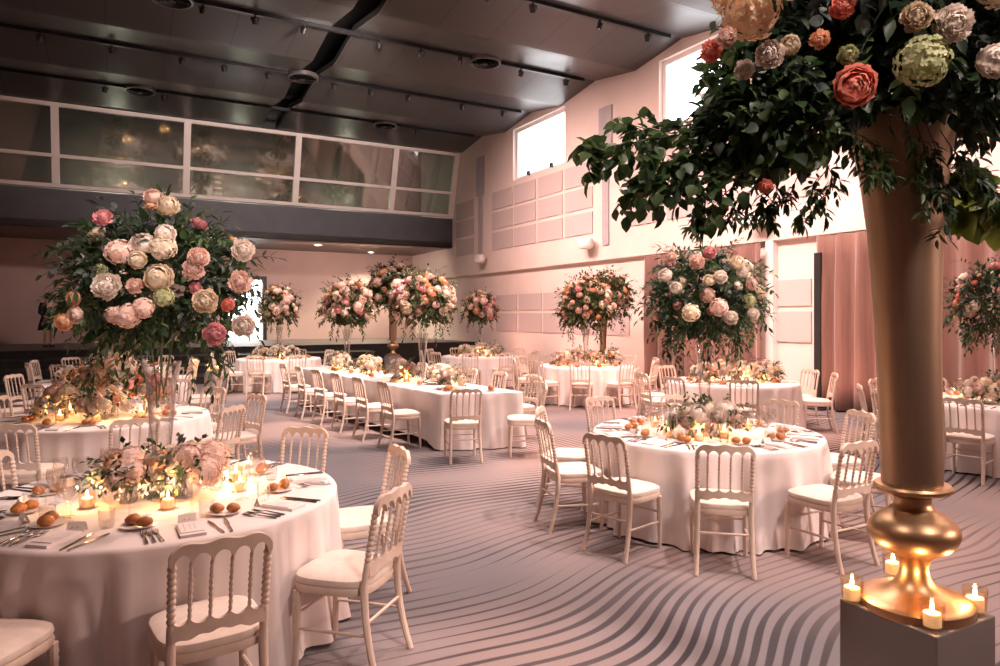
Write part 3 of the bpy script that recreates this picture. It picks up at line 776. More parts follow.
def foliage_ball(rx, rz, sd, dens=1., ll=.06, lw=.028, droop=.7, skirt=1., out=1., fine=False, low=-.55):
    """leafy ball centred on the origin. materials: 0 dark 1 mid 2 silver"""
    rnd = random.Random(sd); m = MB(); g = PI*(3-5**.5)
    n = int(260*dens)
    for i in range(n):                                            # inner mass
        d = rv(rnd)
        if d.z < -.75: d.z = -.75
        p = Vector((d.x*rx, d.y*rx, d.z*rz))*rnd.uniform(.35,.86)
        for q in range(4):
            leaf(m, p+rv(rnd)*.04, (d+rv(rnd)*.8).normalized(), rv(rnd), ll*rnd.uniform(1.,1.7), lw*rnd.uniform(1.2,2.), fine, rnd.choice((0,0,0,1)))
    ns = int(120*dens)
    for i in range(ns):                                            # outer twigs
        zz = 1-(1-low)*(i+.5)/ns; rr = math.sqrt(max(0,1-zz*zz)); a = i*g+rnd.uniform(-.3,.3)
        d = Vector((rr*math.cos(a), rr*math.sin(a), zz)); p = Vector((d.x*rx, d.y*rx, d.z*rz))*.62
        L = rnd.uniform(.40,.66)*rx*(1.+.35*rnd.random())*out
        kind = rnd.random(); mi = 0 if kind < .5 else (1 if kind < .8 else 2)
        lf = (1.15,.65) if mi == 0 else ((1.,1.) if mi == 1 else (.72,1.15))
        sprig(m, p, (d+rv(rnd)*.35).normalized(), L, rnd, ll*lf[0], lw*lf[1], droop, 8, fine, mi, 0, rnd.random() < .6)
    for i in range(int(26*dens*skirt)):                                   # hanging skirt
        a = 2*PI*i/26/dens/skirt+rnd.uniform(-.2,.2); p = Vector((math.cos(a)*rx*.5, math.sin(a)*rx*.5, -rz*.55))
        sprig(m, p, Vector((math.cos(a)*.8, math.sin(a)*.8, -.7)), rx*rnd.uniform(.4,.75), rnd, ll*1.1, lw*.75, 1.2, 9, fine, rnd.choice((0,1)), 0, True)
    return m
PAL_ROSY = [('rose','cream'),('rose','blush'),('hydrangea','blush'),('peony','blush'),('rose','pink'),('carnation','peach'),('hydrangea','cream'),('rose','white'),('carnation','coral'),('rose','peach')]
PAL_SOFT = [('hydrangea','cream'),('rose','white'),('peony','blush'),('rose','cream'),('hydrangea','blush'),('carnation','pink'),('hydrangea','green'),('peony','white'),('carnation','peach'),('peony','pink')]
PAL_FAR = [('rose','blush'),('rose','blush'),('rose','peach'),('rose','cream'),('hydrangea','blush'),('peony','blush'),('rose','pink'),('carnation','peach')]
LM = [LEAF_D, LEAF_G, LEAF_S]
FARLM = [leaf_mat('olive_foliage', (.020,.026,.010), (.045,.050,.018), (.12,.11,.04)), LEAF_G, leaf_mat('olive_silver', (.05,.05,.03), (.10,.095,.06), (.17,.15,.1))]
def place_bloom(root, kind, col, p, d, r, rnd):
    o = link(kind, bloom(kind, col), root); o.location = p
    q = d.to_track_quat('Z','Y'); o.rotation_mode = 'QUATERNION'; o.rotation_quaternion = q @ Vector((0,0,1)).rotation_difference(Vector((0,0,1)))
    o.rotation_quaternion = q @ Matrix.Rotation(rnd.uniform(0,6),3,'Z').to_quaternion()
    o.scale = (r,r,r*rnd.uniform(.85,1.05)); return o
def arrangement(base, cz, rx, rz, pal, nb, sd, label, group, fmesh=None, br=(.040,.072), hero=(), lm=LM, low=-.45, **kw):
    """tall arrangement: root at the vase lip (base), flower ball centred cz above it"""
    rnd = random.Random(sd); root = empty('flower_arrangement', base, 0, label, 'flower arrangement', group)
    me = fmesh or foliage_ball(rx, rz, sd, **kw).mesh('foliage', lm, True, None)
    f = link('foliage', me, root); f.location = (0,0,cz)
    if fmesh: f.rotation_euler.z = rnd.uniform(0,6); f.scale = (rx/.5, rx/.5, rz/.46)
    st = MB()
    for k in range(6):
        a = k*2*PI/6; st.tube([(.022*math.cos(a+.6),.022*math.sin(a+.6),-.14-.04*(k%4)),(.03*math.cos(a),.03*math.sin(a),-.1),(.06*math.cos(a),.06*math.sin(a),.1),(.16*math.cos(a),.16*math.sin(a),cz*.8)], .004, 5)
    st.build('stems', STEM, root)
    g = PI*(3-5**.5)
    for i in range(nb):
        zz = 1-(1-low)*(i+.5)/nb; rr = math.sqrt(max(0,1-zz*zz)); a = i*g+rnd.uniform(-.25,.25)+sd
        d = Vector((rr*math.cos(a), rr*math.sin(a), zz)); kind, col = pal[rnd.randrange(len(pal))]
        r = rnd.uniform(*br)*(1.25 if kind == 'hydrangea' else (1.1 if kind == 'peony' else (.72 if kind == 'carnation' else 1.)))
        p = Vector((d.x*rx, d.y*rx, d.z*rz))*rnd.uniform(.78,.95) + Vector((0,0,cz))
        place_bloom(root, kind, col, p, (d+Vector((0,0,.1))).normalized(), r, rnd)
    for kind, col, wp, r in hero:                               # (world position) particular blooms that can be read in the photograph
        p = wp - Vector(base); d = (p-Vector((0,0,cz))); d = (d.normalized()*.6 + Vector((-wp.x*.2,-1,.15)).normalized()).normalized()
        place_bloom(root, kind, col, p, (d+rv(rnd)*.22).normalized(), r*.84, rnd)
    return root
def trumpet(p, h, rt, rb, label, group):
    t = empty('trumpet_vase', p, 0, label, 'vase', group)
    k = MB(); k.lathe([(rb*1.9,0),(rb*1.8,.008),(rb*.6,.016),(rb*.45,.03)], 24); k.build('foot', VASEG, t)
    k = MB(); prof = [(rb*.45,.03),(rb*.62,.06),(rb*.8,h*.25),(rb*1.15,h*.55),(rt*.75,h*.85),(rt,h)]
    inner = [(r-.004, z) for r, z in reversed(prof)]; k.lathe(prof+inner, 24, 0, None, False); k.build('flute', VASEG, t, True, 60)
    return t
def low_bouquet_mb(rx, rz, sd, pal, nb, br):
    """returns foliage mesh builder and bloom placements"""
    rnd = random.Random(sd); m = MB(); pl = []
    for i in range(34):
        d = rv(rnd); d.z = abs(d.z)*.9 - .15
        sprig(m, Vector((d.x*rx*.35, d.y*rx*.35, d.z*rz*.35)), d, rx*rnd.uniform(.65,1.05), rnd, .045, .024, .6, 6, False, rnd.choice((0,1,1,2)), 0, True)
    g = PI*(3-5**.5)
    for i in range(nb):
        zz = 1-1.25*(i+.5)/nb; rr = math.sqrt(max(0,1-zz*zz)); a = i*g+sd
        d = Vector((rr*math.cos(a), rr*math.sin(a), zz)); kind, col = pal[rnd.randrange(len(pal))]
        r = rnd.uniform(*br)*(1.3 if kind == 'hydrangea' else (.75 if kind == 'carnation' else 1.))
        pl.append((kind, col, Vector((d.x*rx, d.y*rx, d.z*rz))*rnd.uniform(.7,.95), d, r))
    return m, pl
def stems_mb(h, r, sd):
    rnd = random.Random(sd); st = MB()
    for k in range(10):
        a = rnd.uniform(0,6.28); b = rnd.uniform(0,6.28); st.tube([(r*.7*math.cos(a),r*.7*math.sin(a),-h+.012),(.2*r*math.cos(b),.2*r*math.sin(b),-h*.4),(r*.9*math.cos(b),r*.9*math.sin(b),.03)], .003, 5)
    return st
CYL = {}
def low_flowers(p, vh, rx, rz, pal, nb, sd, label, group, br=(.035,.06), near=True, vr=.045):
    """posy in a clear cylinder vase standing at p"""
    vlab = 'clear vase under the ' + label
    key = (vh, vr)
    if key not in CYL: CYL[key] = lathe_mesh('cylinder_vase', [(0,0),(vr*.95,0),(vr,.006),(vr,vh),(vr-.003,vh),(vr-.004,.012),(0,.012)], VASEG, 20)
    if near: put(CYL[key], 'cylinder_vase', p, 0, vlab[:110], 'vase', 'small vases of the table posies')
    m, pl = low_bouquet_mb(rx, rz, sd, pal, nb, br); rnd = random.Random(sd)
    b = Vector(p)+Vector((0,0,vh))
    if near:
        root = empty('posy', b, 0, label, 'bouquet', group)
        m.build('foliage', LM, root, True, None); stems_mb(vh, vr*.8, sd).build('stems', STEM, root)
        for kind, col, q, d, r in pl: place_bloom(root, kind, col, q, d, r, rnd)
    else:
        cols = list(PETALS.keys()); mats = FARLM + [STEM] + [PETALS[c] for c in cols]
        m.merge(stems_mb(vh, vr*.8, sd), 3)
        for kind, col, q, d, r in pl:
            m.merge(BLOOM_MB[kind], 4+cols.index(col), Matrix.Translation(q) @ d.to_track_quat('Z','Y').to_matrix().to_4x4() @ Matrix.Diagonal((r,r,r,1)))
        o = m.build('posy', mats, None, True, None); o.location = b; tag(o, label, 'bouquet', group)
#@@PART2
# ------------------------------------------------------------------ tables, seats, settings
ORDC = ['front'] + ['%s clockwise from the front' % o for o in ORD]
T1, T2, T3, T4, T5, T6, T7, T8, T9, T12 = (Vector(p) for p in ((-1.89,3.85,0),(1.77,5.97,0),(-3.93,6.87,0),(-5.6,10.05,0),(1.74,14.,0),(-.5,17.3,0),(-5.22,16.3,0),(5.85,8.1,0),(3.55,10.55,0),(-7.5,13.5,0)))
def ring(a0, n=10): return [a0-360/n*k for k in range(n)]
TABLES = [  # centre, seat angles clockwise from the front one, phrase, detail level
 (T1, [304.5,264,232,200,163,133,105,73,26,341.6], 'left foreground table', 2),
 (T2, [258.8,225.5,193,162,120,84,43,7,331,297], 'table beside the gold vase', 2),
 (T3, [308,273,237,200,163,138,97,70,20,345], 'table behind the left foreground one', 1),
 (T4, [262,222,182,146,110,75,40,5,330,296], 'third table on the dark side', 0),
 (T12, [262,225,190,154,118,80,45,10,335,298], 'farthest dark-side table', 0),
 (T5, ring(259), 'middle window-wall table', 0),
 (T6, ring(262), 'corner table under the balcony', 0),
 (T7, ring(268), 'table before the bright doorway', 0),
 (T8, [222,186,162,120,85,50,15,330,294,258], 'table at the wide curtain', 1),
 (T9, [258,220,190,155,118,80,45,17,350], 'table at the narrow curtain', 1),
]
rot = lambda a: Vector((math.cos(a), math.sin(a), 0))
def in_view(p, m=60):
    if p[1] < .5: return False
    x = CX + F*p[0]/p[1]; return -m < x < 1000+m
R0 = .955
for ti, (c, angs, ph, det) in enumerate(TABLES):
    round_cloth(c, R0, ti+1, 'white floor-length cloth on the %s' % ph)
    rnd = random.Random(40+ti)
    for k, deg in enumerate(angs):
        a = R_(deg); d = rot(a); face = a + PI + R_(rnd.uniform(-5,5)) + (R_(28) if (ti, k) == (2, 8) else 0)
        p = c + d*{(0,4): 1.1, (0,8): 1.12, (0,9): 1.18}.get((ti, k), 1.20)
        if (ti, k) not in ((0,5),(0,6)) and in_view(p, 90 if p[1] < 5 else 30):
            chair(p, face, '%s, %s, %s' % (KIND, ORDC[k] if k else 'the front one', 'at the '+ph), 'chairs at the '+ph, c[1] < 10.9 and c is not T4)
        # place setting
        if det == 0: continue
        seat = ('%s place clockwise from the front' % ORD[k-1]) if k else 'front place'
        t = Vector((-d.y, d.x, 0)); z = Vector((0,0,TOPZ+.001)); rz = a - PI/2
        g = 'settings on the '+ph
        def P(rad, tan): return c + d*rad + t*tan + z
        if not in_view(P(.7,0), -6): continue
        q = rnd.uniform(-.02,.02)
        # bread plate with its rolls, glasses
        pl = P(.60, -.20+q); put(PLATE, 'bread_plate', pl, 0, 'small white bread plate, %s, %s' % (seat, ph), 'plate', g)
        for j in (0, 1):
            put(ROLLS[(k+j)%2], 'bread_roll', pl+Vector((math.cos(a+.5)*.038*(1-2*j), math.sin(a+.5)*.038*(1-2*j), .006)), rnd.uniform(0,3), '%s bread roll, %s, %s' % (('inner','outer')[j], seat, ph), 'bread roll', g, rnd.uniform(.86,1.02))
        put(WINE, 'wine_glass', P(.52, .16+q), 0, 'stemmed wine glass, %s, %s' % (seat, ph), 'glass', g)
        put(WATER, 'water_goblet', P(.50, .05+q), 0, 'large stemmed goblet, %s, %s' % (seat, ph), 'glass', g)
        if det == 2: put(TUMB, 'tumbler_glass', P(.60, .10+q), 0, 'short tumbler, %s, %s' % (seat, ph), 'glass', g)
        if det == 2:
            put(MENU, 'folded_napkin', P(.80, q*.5), rz + PI/2 + rnd.uniform(-.1,.1), 'folded white napkin, %s, %s' % (seat, ph), 'napkin', g)
            put(CARD, 'place_card', P(.665, .0+q), rz + PI + rnd.uniform(-.2,.2), 'small tented name card, %s, %s' % (seat, ph), 'place card', g)
            for j in range(3): put(FORK, 'dinner_fork', P(.90, -.125-.032*j), a + PI + rnd.uniform(-.05,.05), '%s silver fork, %s, %s' % (('inner','middle','outer')[j], seat, ph), 'fork', g)
            for j in range(2): put(KNIFE, 'table_knife', P(.92, .125+.035*j), a + PI + rnd.uniform(-.12,.12), '%s silver knife, %s, %s' % (('inner','outer')[j], seat, ph), 'knife', g)
        elif det == 1:
            put(MENU, 'folded_napkin', P(.80, 0), rz+PI/2, 'folded white napkin, %s, %s' % (seat, ph), 'napkin', g)
            for j in range(2): put(FORK, 'dinner_fork', P(.90, -.125-.032*j), a + PI, '%s silver fork, %s, %s' % (('inner','outer')[j], seat, ph), 'fork', g)
            put(KNIFE, 'table_knife', P(.92, .13), a + PI, 'silver knife, %s, %s' % (seat, ph), 'knife', g)

# long banquet table
LD = Vector((-.57,.822,0)); LE = Vector((.822,.57,0)); L0 = Vector((-.327,9.094,0)); LLEN, LW = 5.45, 1.04
LA = math.atan2(LD.y, LD.x); LC = L0 + LD*(LLEN/2)
rect_cloth(LLEN, LW, 'white cloth on the long banquet table, hem lifted off the floor', (LC.x, LC.y, 0), LA, .11)
t = empty('long_table', (LC.x, LC.y, 0), LA, 'long banquet table whose dark feet show under its white cloth', 'table')
m = MB(); m.box(-LLEN/2+.02, LLEN/2-.02, -LW/2+.02, LW/2-.02, TOPZ-.045, TOPZ-.012); m.build('tabletop', BLACK, t, False)
for i in range(5):
    for sy in (-1, 1):
        x = -LLEN/2+.35 + i*(LLEN-.7)/4; m = MB(); m.lathe([(.03,.0),(.032,.02),(.022,.03),(.022,TOPZ-.045)], 10, 0, Matrix.Translation((x, sy*(LW/2-.07), 0))); m.box(x-.16, x+.16, sy*(LW/2-.07)-.025, sy*(LW/2-.07)+.025, 0, .05); m.build('leg', BLACK, t)
g = 'chairs along the long banquet table'
lt = 'long banquet table'
for k in range(6):
    s = .50 + .83*k
    chair(L0 + LD*s - LE*(LW/2+.30), math.atan2(LE.y, LE.x) + R_((k*37)%7-3), '%s, %s from the near end, %s\'s aisle side' % (KIND, ORD[k], 'long table'), g, k < 3)
    chair(L0 + LD*(s-.35) + LE*(LW/2+.30), math.atan2(-LE.y, -LE.x) + R_((k*53)%7-3), '%s, %s from the near end, %s\'s window side' % (KIND, ORD[k], 'long table'), g, k < 2)
chair(Vector((-.45,8.28,0)), R_(103), KIND+' alone at the near end of the '+lt, g, True)
chair(Vector((.30,8.55,0)), PI+.02, KIND+' turned sideways by the near window-side corner of the '+lt, g, True)
rnd = random.Random(77)
gl = 'settings on the long banquet table'
for k in range(6):
    for sd, nm in ((-1,'aisle side'),(1,'window side')):
        s = .50+.83*k; b = L0 + LD*s + LE*sd*(LW/2) + Vector((0,0,TOPZ+.001))
        pl = b - LE*sd*.30 + LD*sd*.2
        put(PLATE, 'bread_plate', pl, 0, 'small white bread plate, %s place on the %s, %s' % (ORD[k], nm, lt), 'plate', gl)
        put(ROLLS[k%2], 'bread_roll', pl+Vector((0,0,.006)), k, 'golden bread roll, %s place on the %s, %s' % (ORD[k], nm, lt), 'bread roll', gl, 1.2)
        put(WINE, 'wine_glass', b - LE*sd*.36 - LD*.05, 0, 'stemmed wine glass, %s place on the %s, %s' % (ORD[k], nm, lt), 'glass', gl)
        put(WATER, 'water_goblet', b - LE*sd*.34 - LD*.16, 0, 'large stemmed goblet, %s place on the %s, %s' % (ORD[k], nm, lt), 'glass', gl)
for k, (px, py) in enumerate(((447,391),(491,391))):
    p = onz(px, py, TOPZ+.001); put(PLATE, 'bread_plate', p, 0, 'white bread plate, %s of two at the near end of the %s' % (ORD[k], lt), 'plate', gl)
    put(ROLLS[k], 'bread_roll', p+Vector((0,0,.006)), k, 'golden bread roll, %s of two at the near end of the %s' % (ORD[k], lt), 'bread roll', gl, 1.3)
# glasses and bread on the distant tables
for ti, (c, angs, ph, det) in enumerate(TABLES):
    if det: continue
    rnd = random.Random(400+ti); gg = 'settings on the '+ph
    for k, deg in enumerate(angs):
        a = R_(deg); d = rot(a); t = Vector((-d.y,d.x,0)); z = Vector((0,0,TOPZ+.001))
        if not in_view(c+d*.6, -4): continue
        seat = ('%s place clockwise from the front' % ORD[k-1]) if k else 'front place'
        put(WINE, 'wine_glass', c+d*.55+t*.1+z, 0, 'stemmed wine glass, %s, %s' % (seat, ph), 'glass', gg)
        put(WATER, 'water_goblet', c+d*.52-t*.02+z, 0, 'large stemmed goblet, %s, %s' % (seat, ph), 'glass', gg)
        put(ROLLS[k%2], 'bread_roll', c+d*.68-t*.12+z, k, 'golden bread roll, %s, %s' % (seat, ph), 'bread roll', gg, 1.3)

# ------------------------------------------------------------------ candles
zt_ = TOPZ+.001
def ringcand(c, ph, n, r, a0, lamp=1., sc=1.):
    for k in range(n):
        a = R_(a0-360/n*k); p = c + rot(a)*r + Vector((0,0,zt_))
        if in_view(p, 0): votive(p, 'lit votive candle, %s, %s' % (ORDC[k] if k else 'front one', ph), 'candles on the '+ph, sc, lamp)
for i, (px, py, lab) in enumerate(((87,508,'before the first posy'),(168,509,'between the two posies'),(240,491,'beside the second posy'))):
    votive(onz(px, py, zt_), 'lit votive candle %s on the left foreground table' % lab, 'candles on the left foreground table', .95)
for k, (dx, dy) in enumerate(((-.25,.28),(.3,.3),(-.05,.42))):
    votive(T1+Vector((dx,dy,zt_)), 'lit votive candle behind the posies on the left foreground table, %s one' % ('leftmost','rightmost','middle')[k], 'candles on the left foreground table', .95)
for i, (px, py, lab) in enumerate(((655,427,'at the wall-shadow end'),(668,437,'before the pale posy'),(699,441,'between the two posies'),(724,438,'before the second posy'),(748,430,'beside the folded forks'))):
    votive(onz(px, py, zt_), 'lit votive candle, %s of the row round the posies, table beside the gold vase' % ORD[i], 'candles on the table beside the gold vase', .95)
ringcand(T3, 'table behind the left foreground one', 6, .40, 290)
ringcand(T4, 'third table on the dark side', 4, .42, 280)
ringcand(T5, 'middle window-wall table', 4, .45, 290, 1.2)
ringcand(T6, 'corner table under the balcony', 3, .45, 290, 1.5)
ringcand(T7, 'table before the bright doorway', 3, .45, 290, 1.5)
ringcand(T8, 'table at the wide curtain', 5, .42, 250)
ringcand(T9, 'table at the narrow curtain', 5, .45, 270, 1.2)
for k in range(8):
    p = L0 + LD*(.30+.68*k) + LE*(.16 if k%2 else -.16) + Vector((0,0,zt_))
    votive(p, 'lit votive candle, %s from the near end along the long banquet table' % ORD[k], 'candles on the long banquet table', 1.1, 3.2)

# ------------------------------------------------------------------ gold vases on plinths
def plinth(c, s, h, rz, label):
    b = MB(); b.box(-s/2, s/2, -s/2, s/2, 0, h); o = b.build('plinth', PLINTH, None, False); o.location = (c[0], c[1], 0); o.rotation_euler.z = rz
    md = o.modifiers.new('b', 'BEVEL'); md.width = .006; md.segments = 2; return tag(o, label, 'plinth')
def gold_vase(base, label, sc=1., lean=0., seg=48, fr=.185):
    t = empty('gold_vase', base, 0, label, 'vase'); t.scale = (sc,)*3; t.rotation_euler.y = lean
    SZ = Matrix.Diagonal((1,1,.912,1))
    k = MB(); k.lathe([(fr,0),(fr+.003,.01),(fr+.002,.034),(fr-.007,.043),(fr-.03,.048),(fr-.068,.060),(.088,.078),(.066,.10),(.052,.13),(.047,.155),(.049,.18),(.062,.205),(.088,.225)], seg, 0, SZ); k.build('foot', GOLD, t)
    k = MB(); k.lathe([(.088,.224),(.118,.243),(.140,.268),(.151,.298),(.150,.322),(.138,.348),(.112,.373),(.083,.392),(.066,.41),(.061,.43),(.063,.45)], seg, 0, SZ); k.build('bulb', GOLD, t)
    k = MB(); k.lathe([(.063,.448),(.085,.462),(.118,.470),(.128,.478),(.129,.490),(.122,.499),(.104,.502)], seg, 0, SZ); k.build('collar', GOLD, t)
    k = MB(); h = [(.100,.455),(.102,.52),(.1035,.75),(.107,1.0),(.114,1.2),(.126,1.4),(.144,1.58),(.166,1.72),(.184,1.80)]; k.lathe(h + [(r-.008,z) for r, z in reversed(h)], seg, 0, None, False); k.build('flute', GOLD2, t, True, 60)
    return t
PC = (onz(837,599,.65)+onz(998,614.6,.65))/2; PH = .65; PRZ = math.atan2(.165,.31)
plinth(PC, .36, PH, PRZ, 'grey square plinth under the big gold vase')
VB_ = Vector((PC.x, PC.y, PH)); GL = R_(-1.6)
gold_vase(VB_, 'tall gold flute vase on the grey plinth among candles', 1., GL, 72)
for px, py, lab in ((852,601,'at the plinth corner turned to the round table'),(893,575,'behind the foot of the gold vase'),(932,628,'on the plinth corner facing us'),(975,612,'on the plinth corner away from the tables')):
    votive(onz(px, py, PH+.001), 'lit votive candle %s' % lab, 'candles around the big gold vase', .95, .8)
p = onz(215,403,0); plinth(p, .35, .65, AX, 'plain grey plinth near the dark terraces with candles on top')
for k, (dx, dy) in enumerate(((-.11,-.08),(.1,-.1),(.0,.1))): votive(p+Vector((dx,dy,.651)), 'lit votive candle on the far grey plinth, %s of three' % ORD[k], 'candles on the far plinth', 1.2, 2.)
pc = at(393,330,18.4); pc.z = 0; plinth(pc, .36, .65, AX, 'grey plinth of the farther gold vase beyond the long table'); gold_vase(pc+Vector((0,0,.65)), 'gold flute vase seen beyond the long banquet table', 1.0, 0, 24)
pe = at(603,330,16.4); pe.z = 0; plinth(pe, .36, .40, AX, 'grey plinth of the gold vase near the window wall'); gold_vase(pe+Vector((0,0,.40)), 'gold flute vase near the window wall, behind a round table', .72, 0, 24)

# ------------------------------------------------------------------ tall arrangements
FAR1 = foliage_ball(.5,.46,101,.8,.07,.036,.4,.2,.78).mesh('foliage', FARLM, True, None)
FAR2 = foliage_ball(.5,.46,102,.8,.07,.034,.45,.2,.78).mesh('foliage', FARLM, True, None)
VH = .74
def table_flowers(c, px, ph, label, rx, rz, cz, pal, nb, sd, fmesh=None, vr=(.09,.042), hero=(), **kw):
    p = Vector((c[0], c[1], TOPZ+.001)) if px is None else px
    trumpet(p, VH, vr[0], vr[1], 'clear glass trumpet vase on the '+ph, 'glass trumpet vases')
    return arrangement(p+Vector((0,0,VH)), cz, rx, rz, pal, nb, sd, label, 'tall flower arrangements', fmesh, hero=hero, **kw)
def hp(px, py, Y): return at(px, py, Y)
# big one on the left foreground table
y = 3.30
hero1 = [('hydrangea','cream',hp(163,247,y),.075),('rose','cream',hp(137,260,y),.045),('rose','white',hp(165,233,y),.05),('peony','blush',hp(198,258,y),.065),('hydrangea','blush',hp(118,252,y+.05),.075),
 ('peony','white',hp(108,287,y),.085),('rose','cream',hp(158,277,y),.07),('hydrangea','green',hp(164,297,y),.055),('carnation','blush',hp(135,286,y),.05),('hydrangea','blush',hp(128,316,y),.07),('hydrangea','blush',hp(143,308,y),.06),
 ('peony','cream',hp(206,301,y),.075),('peony','pink',hp(214,334,y),.068),('peony','white',hp(244,326,y+.1),.07),('carnation','coral',hp(227,305,y),.04),('peony','white',hp(243,250,y+.1),.07),('rose','blush',hp(153,196,y+.15),.045),
 ('rose','cream',hp(168,205,y+.1),.055),('carnation','pink',hp(103,219,y+.1),.06),('rose','blush',hp(75,315,y+.1),.045),('rose','peach',hp(63,322,y+.1),.045),('rose','peach',hp(73,298,y+.1),.04),('carnation','blush',hp(240,282,y),.07),('peony','blush',hp(193,270,y),.065)]
table_flowers(T1, None, 'left foreground table', 'tall flower ball of pink and cream blooms towering over the left foreground table', .50,.46,.43, PAL_SOFT, 22, 11, None, (.105,.055), hero1, br=(.03,.055), dens=1.55, ll=.054, lw=.024, droop=.5, skirt=.4, out=.80, fine=True)
y = 5.42
hero2 = [('peony','pink',hp(710,253,y),.065),('peony','blush',hp(697,262,y),.075),('peony','white',hp(720,277,y),.07),('rose','cream',hp(709,280,y),.05),('hydrangea','cream',hp(691,313,y),.085),('hydrangea','blush',hp(719,307,y),.085),('peony','white',hp(731,318,y),.07),('rose','white',hp(665,275,y+.1),.06),('rose','white',hp(676,288,y),.05),('peony','blush',hp(672,258,y+.1),.055),('rose','cream',hp(738,262,y),.06),('rose','white',hp(743,272,y),.05),('peony','white',hp(753,314,y+.1),.06),('rose','blush',hp(752,284,y+.1),.05)]
table_flowers(T2, None, 'table beside the gold vase', 'tall white and blush flower ball over the table beside the gold vase', .50,.46,.40, PAL_SOFT, 36, 12, None, (.085,.045), hero2, br=(.03,.055), dens=1.45, ll=.058, lw=.026, droop=.6, skirt=.55, out=.85, fine=True)
table_flowers(T3, None, 'table behind the left foreground one', 'tall flower ball half hidden behind the big left one', .46,.42,.42, PAL_ROSY, 48, 13, FAR1)
table_flowers(T8, None, 'table at the wide curtain', 'tall pink flower ball cut by the picture edge, before the wide curtain', .50,.48,.42, PAL_ROSY, 46, 14, None, br=(.045,.08), dens=1.0, ll=.07, lw=.03)
table_flowers(T9, None, 'table at the narrow curtain', 'tall flower ball hidden behind the white and blush one', .46,.42,.42, PAL_FAR, 24, 15, FAR2)
table_flowers(T5, None, 'middle window-wall table', 'tall rosy flower ball before the panelled wall, under the ledge', .60,.60,.45, PAL_FAR, 62, 16, FAR2, br=(.05,.085))
table_flowers(T6, None, 'corner table under the balcony', 'small-looking flower ball in the far corner by the panelled wall', .46,.46,.42, PAL_FAR, 46, 17, FAR1, br=(.06,.1))
table_flowers(T7, None, 'table before the bright doorway', 'tall peach flower ball beside the bright doorway', .48,.52,.46, PAL_FAR, 48, 18, FAR2, br=(.05,.09))
pa = L0 + LD*4.35 + Vector((0,0,TOPZ+.001)); pb = L0 + LD*1.45 + Vector((0,0,TOPZ+.001))
table_flowers(None, pa, 'far part of the long banquet table', 'tall blush flower ball on the far part of the long table', .50,.50,.44, PAL_FAR, 62, 19, FAR1, br=(.05,.09))
table_flowers(None, pb, 'near part of the long banquet table', 'tall blush flower ball on the near part of the long table', .50,.48,.47, PAL_FAR, 70, 20, FAR2, br=(.045,.085))
arrangement(pc+Vector((0,0,2.44)), .04, .75, .68, PAL_FAR, 62, 21, 'largest far flower ball, in the gold vase beyond the long table', 'tall flower arrangements', FAR1, (.07,.12))
arrangement(pe+Vector((0,0,1.70)), .45, .72, .66, PAL_FAR, 44, 22, 'leafy flower ball in the gold vase near the window wall', 'tall flower arrangements', FAR2, (.05,.09))

# ------------------------------------------------------------------ the foreground arrangement in the big gold vase
lip = VB_ + Matrix.Rotation(GL,3,'Y') @ Vector((0,0,1.80))
root = empty('flower_arrangement', lip, 0, 'huge leafy arrangement with a coral rose spilling from the big gold vase', 'flower arrangement', 'tall flower arrangements')
rnd = random.Random(8)
m = MB()
C0 = Vector((.02,0,.42))
def ell(d, rx=.55, rz=.55, k=1.): return C0 + Vector((d.x*rx, d.y*rx*.8, d.z*rz))*k
for i in range(620):
    d = rv(rnd); 
    if d.z < -.7: d.z = -.7
    p = ell(d, k=rnd.uniform(.2,.88))
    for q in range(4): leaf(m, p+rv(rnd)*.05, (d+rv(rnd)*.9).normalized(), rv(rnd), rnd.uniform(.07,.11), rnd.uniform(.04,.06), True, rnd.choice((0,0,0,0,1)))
g_ = PI*(3-5**.5)
for i in range(230):
    zz = 1-1.75*(i+.5)/230; rr = math.sqrt(max(0,1-zz*zz)); a = i*g_; d = Vector((rr*math.cos(a), rr*math.sin(a), zz))
    kk = rnd.random(); mi = 0 if kk < .62 else (1 if kk < .85 else 2)
    ll, lw = ((.075,.032),(.07,.045),(.055,.042))[mi]
    sprig(m, ell(d, k=.66), (d+rv(rnd)*.4).normalized(), rnd.uniform(.22,.38), rnd, ll, lw, .7, 9, True, mi, 0, rnd.random() < .5)
def W(px, py, Y): return at(px, py, Y) - lip
def branch(pxs, rnd, ll, lw, mi, n_side=10, sl=.2, droop=.5, pair=False, stem=.0035, fine=True):
    P_ = [W(*p) for p in pxs]; pts = []
    for k in range(len(P_)-1):
        for s in range(6): pts.append(P_[k].lerp(P_[k+1], s/6))
    pts.append(P_[-1]); m.tube(pts, [stem*(1-.6*k/len(pts)) for k in range(len(pts))], 5, 0)
    for q in range(n_side):
        t = .15+.85*(q+.5)/n_side; i = min(len(pts)-2, int(t*(len(pts)-1))); d = (pts[i+1]-pts[i]).normalized()
        sprig(m, pts[i], (d*.6 + d.cross(rv(rnd))*.9 + Vector((0,0,-.15))).normalized(), sl*rnd.uniform(.6,1.2)*(1.15-.5*t), rnd, ll, lw, droop, 6, fine, mi, 0, pair, stem*.5)
    for k in range(3, len(pts)): leaf(m, pts[k], (pts[k]-pts[k-1]).normalized()+rv(rnd)*.8, Vector((0,-.3,1))+rv(rnd)*.5, ll*rnd.uniform(.8,1.1), lw, fine, mi)
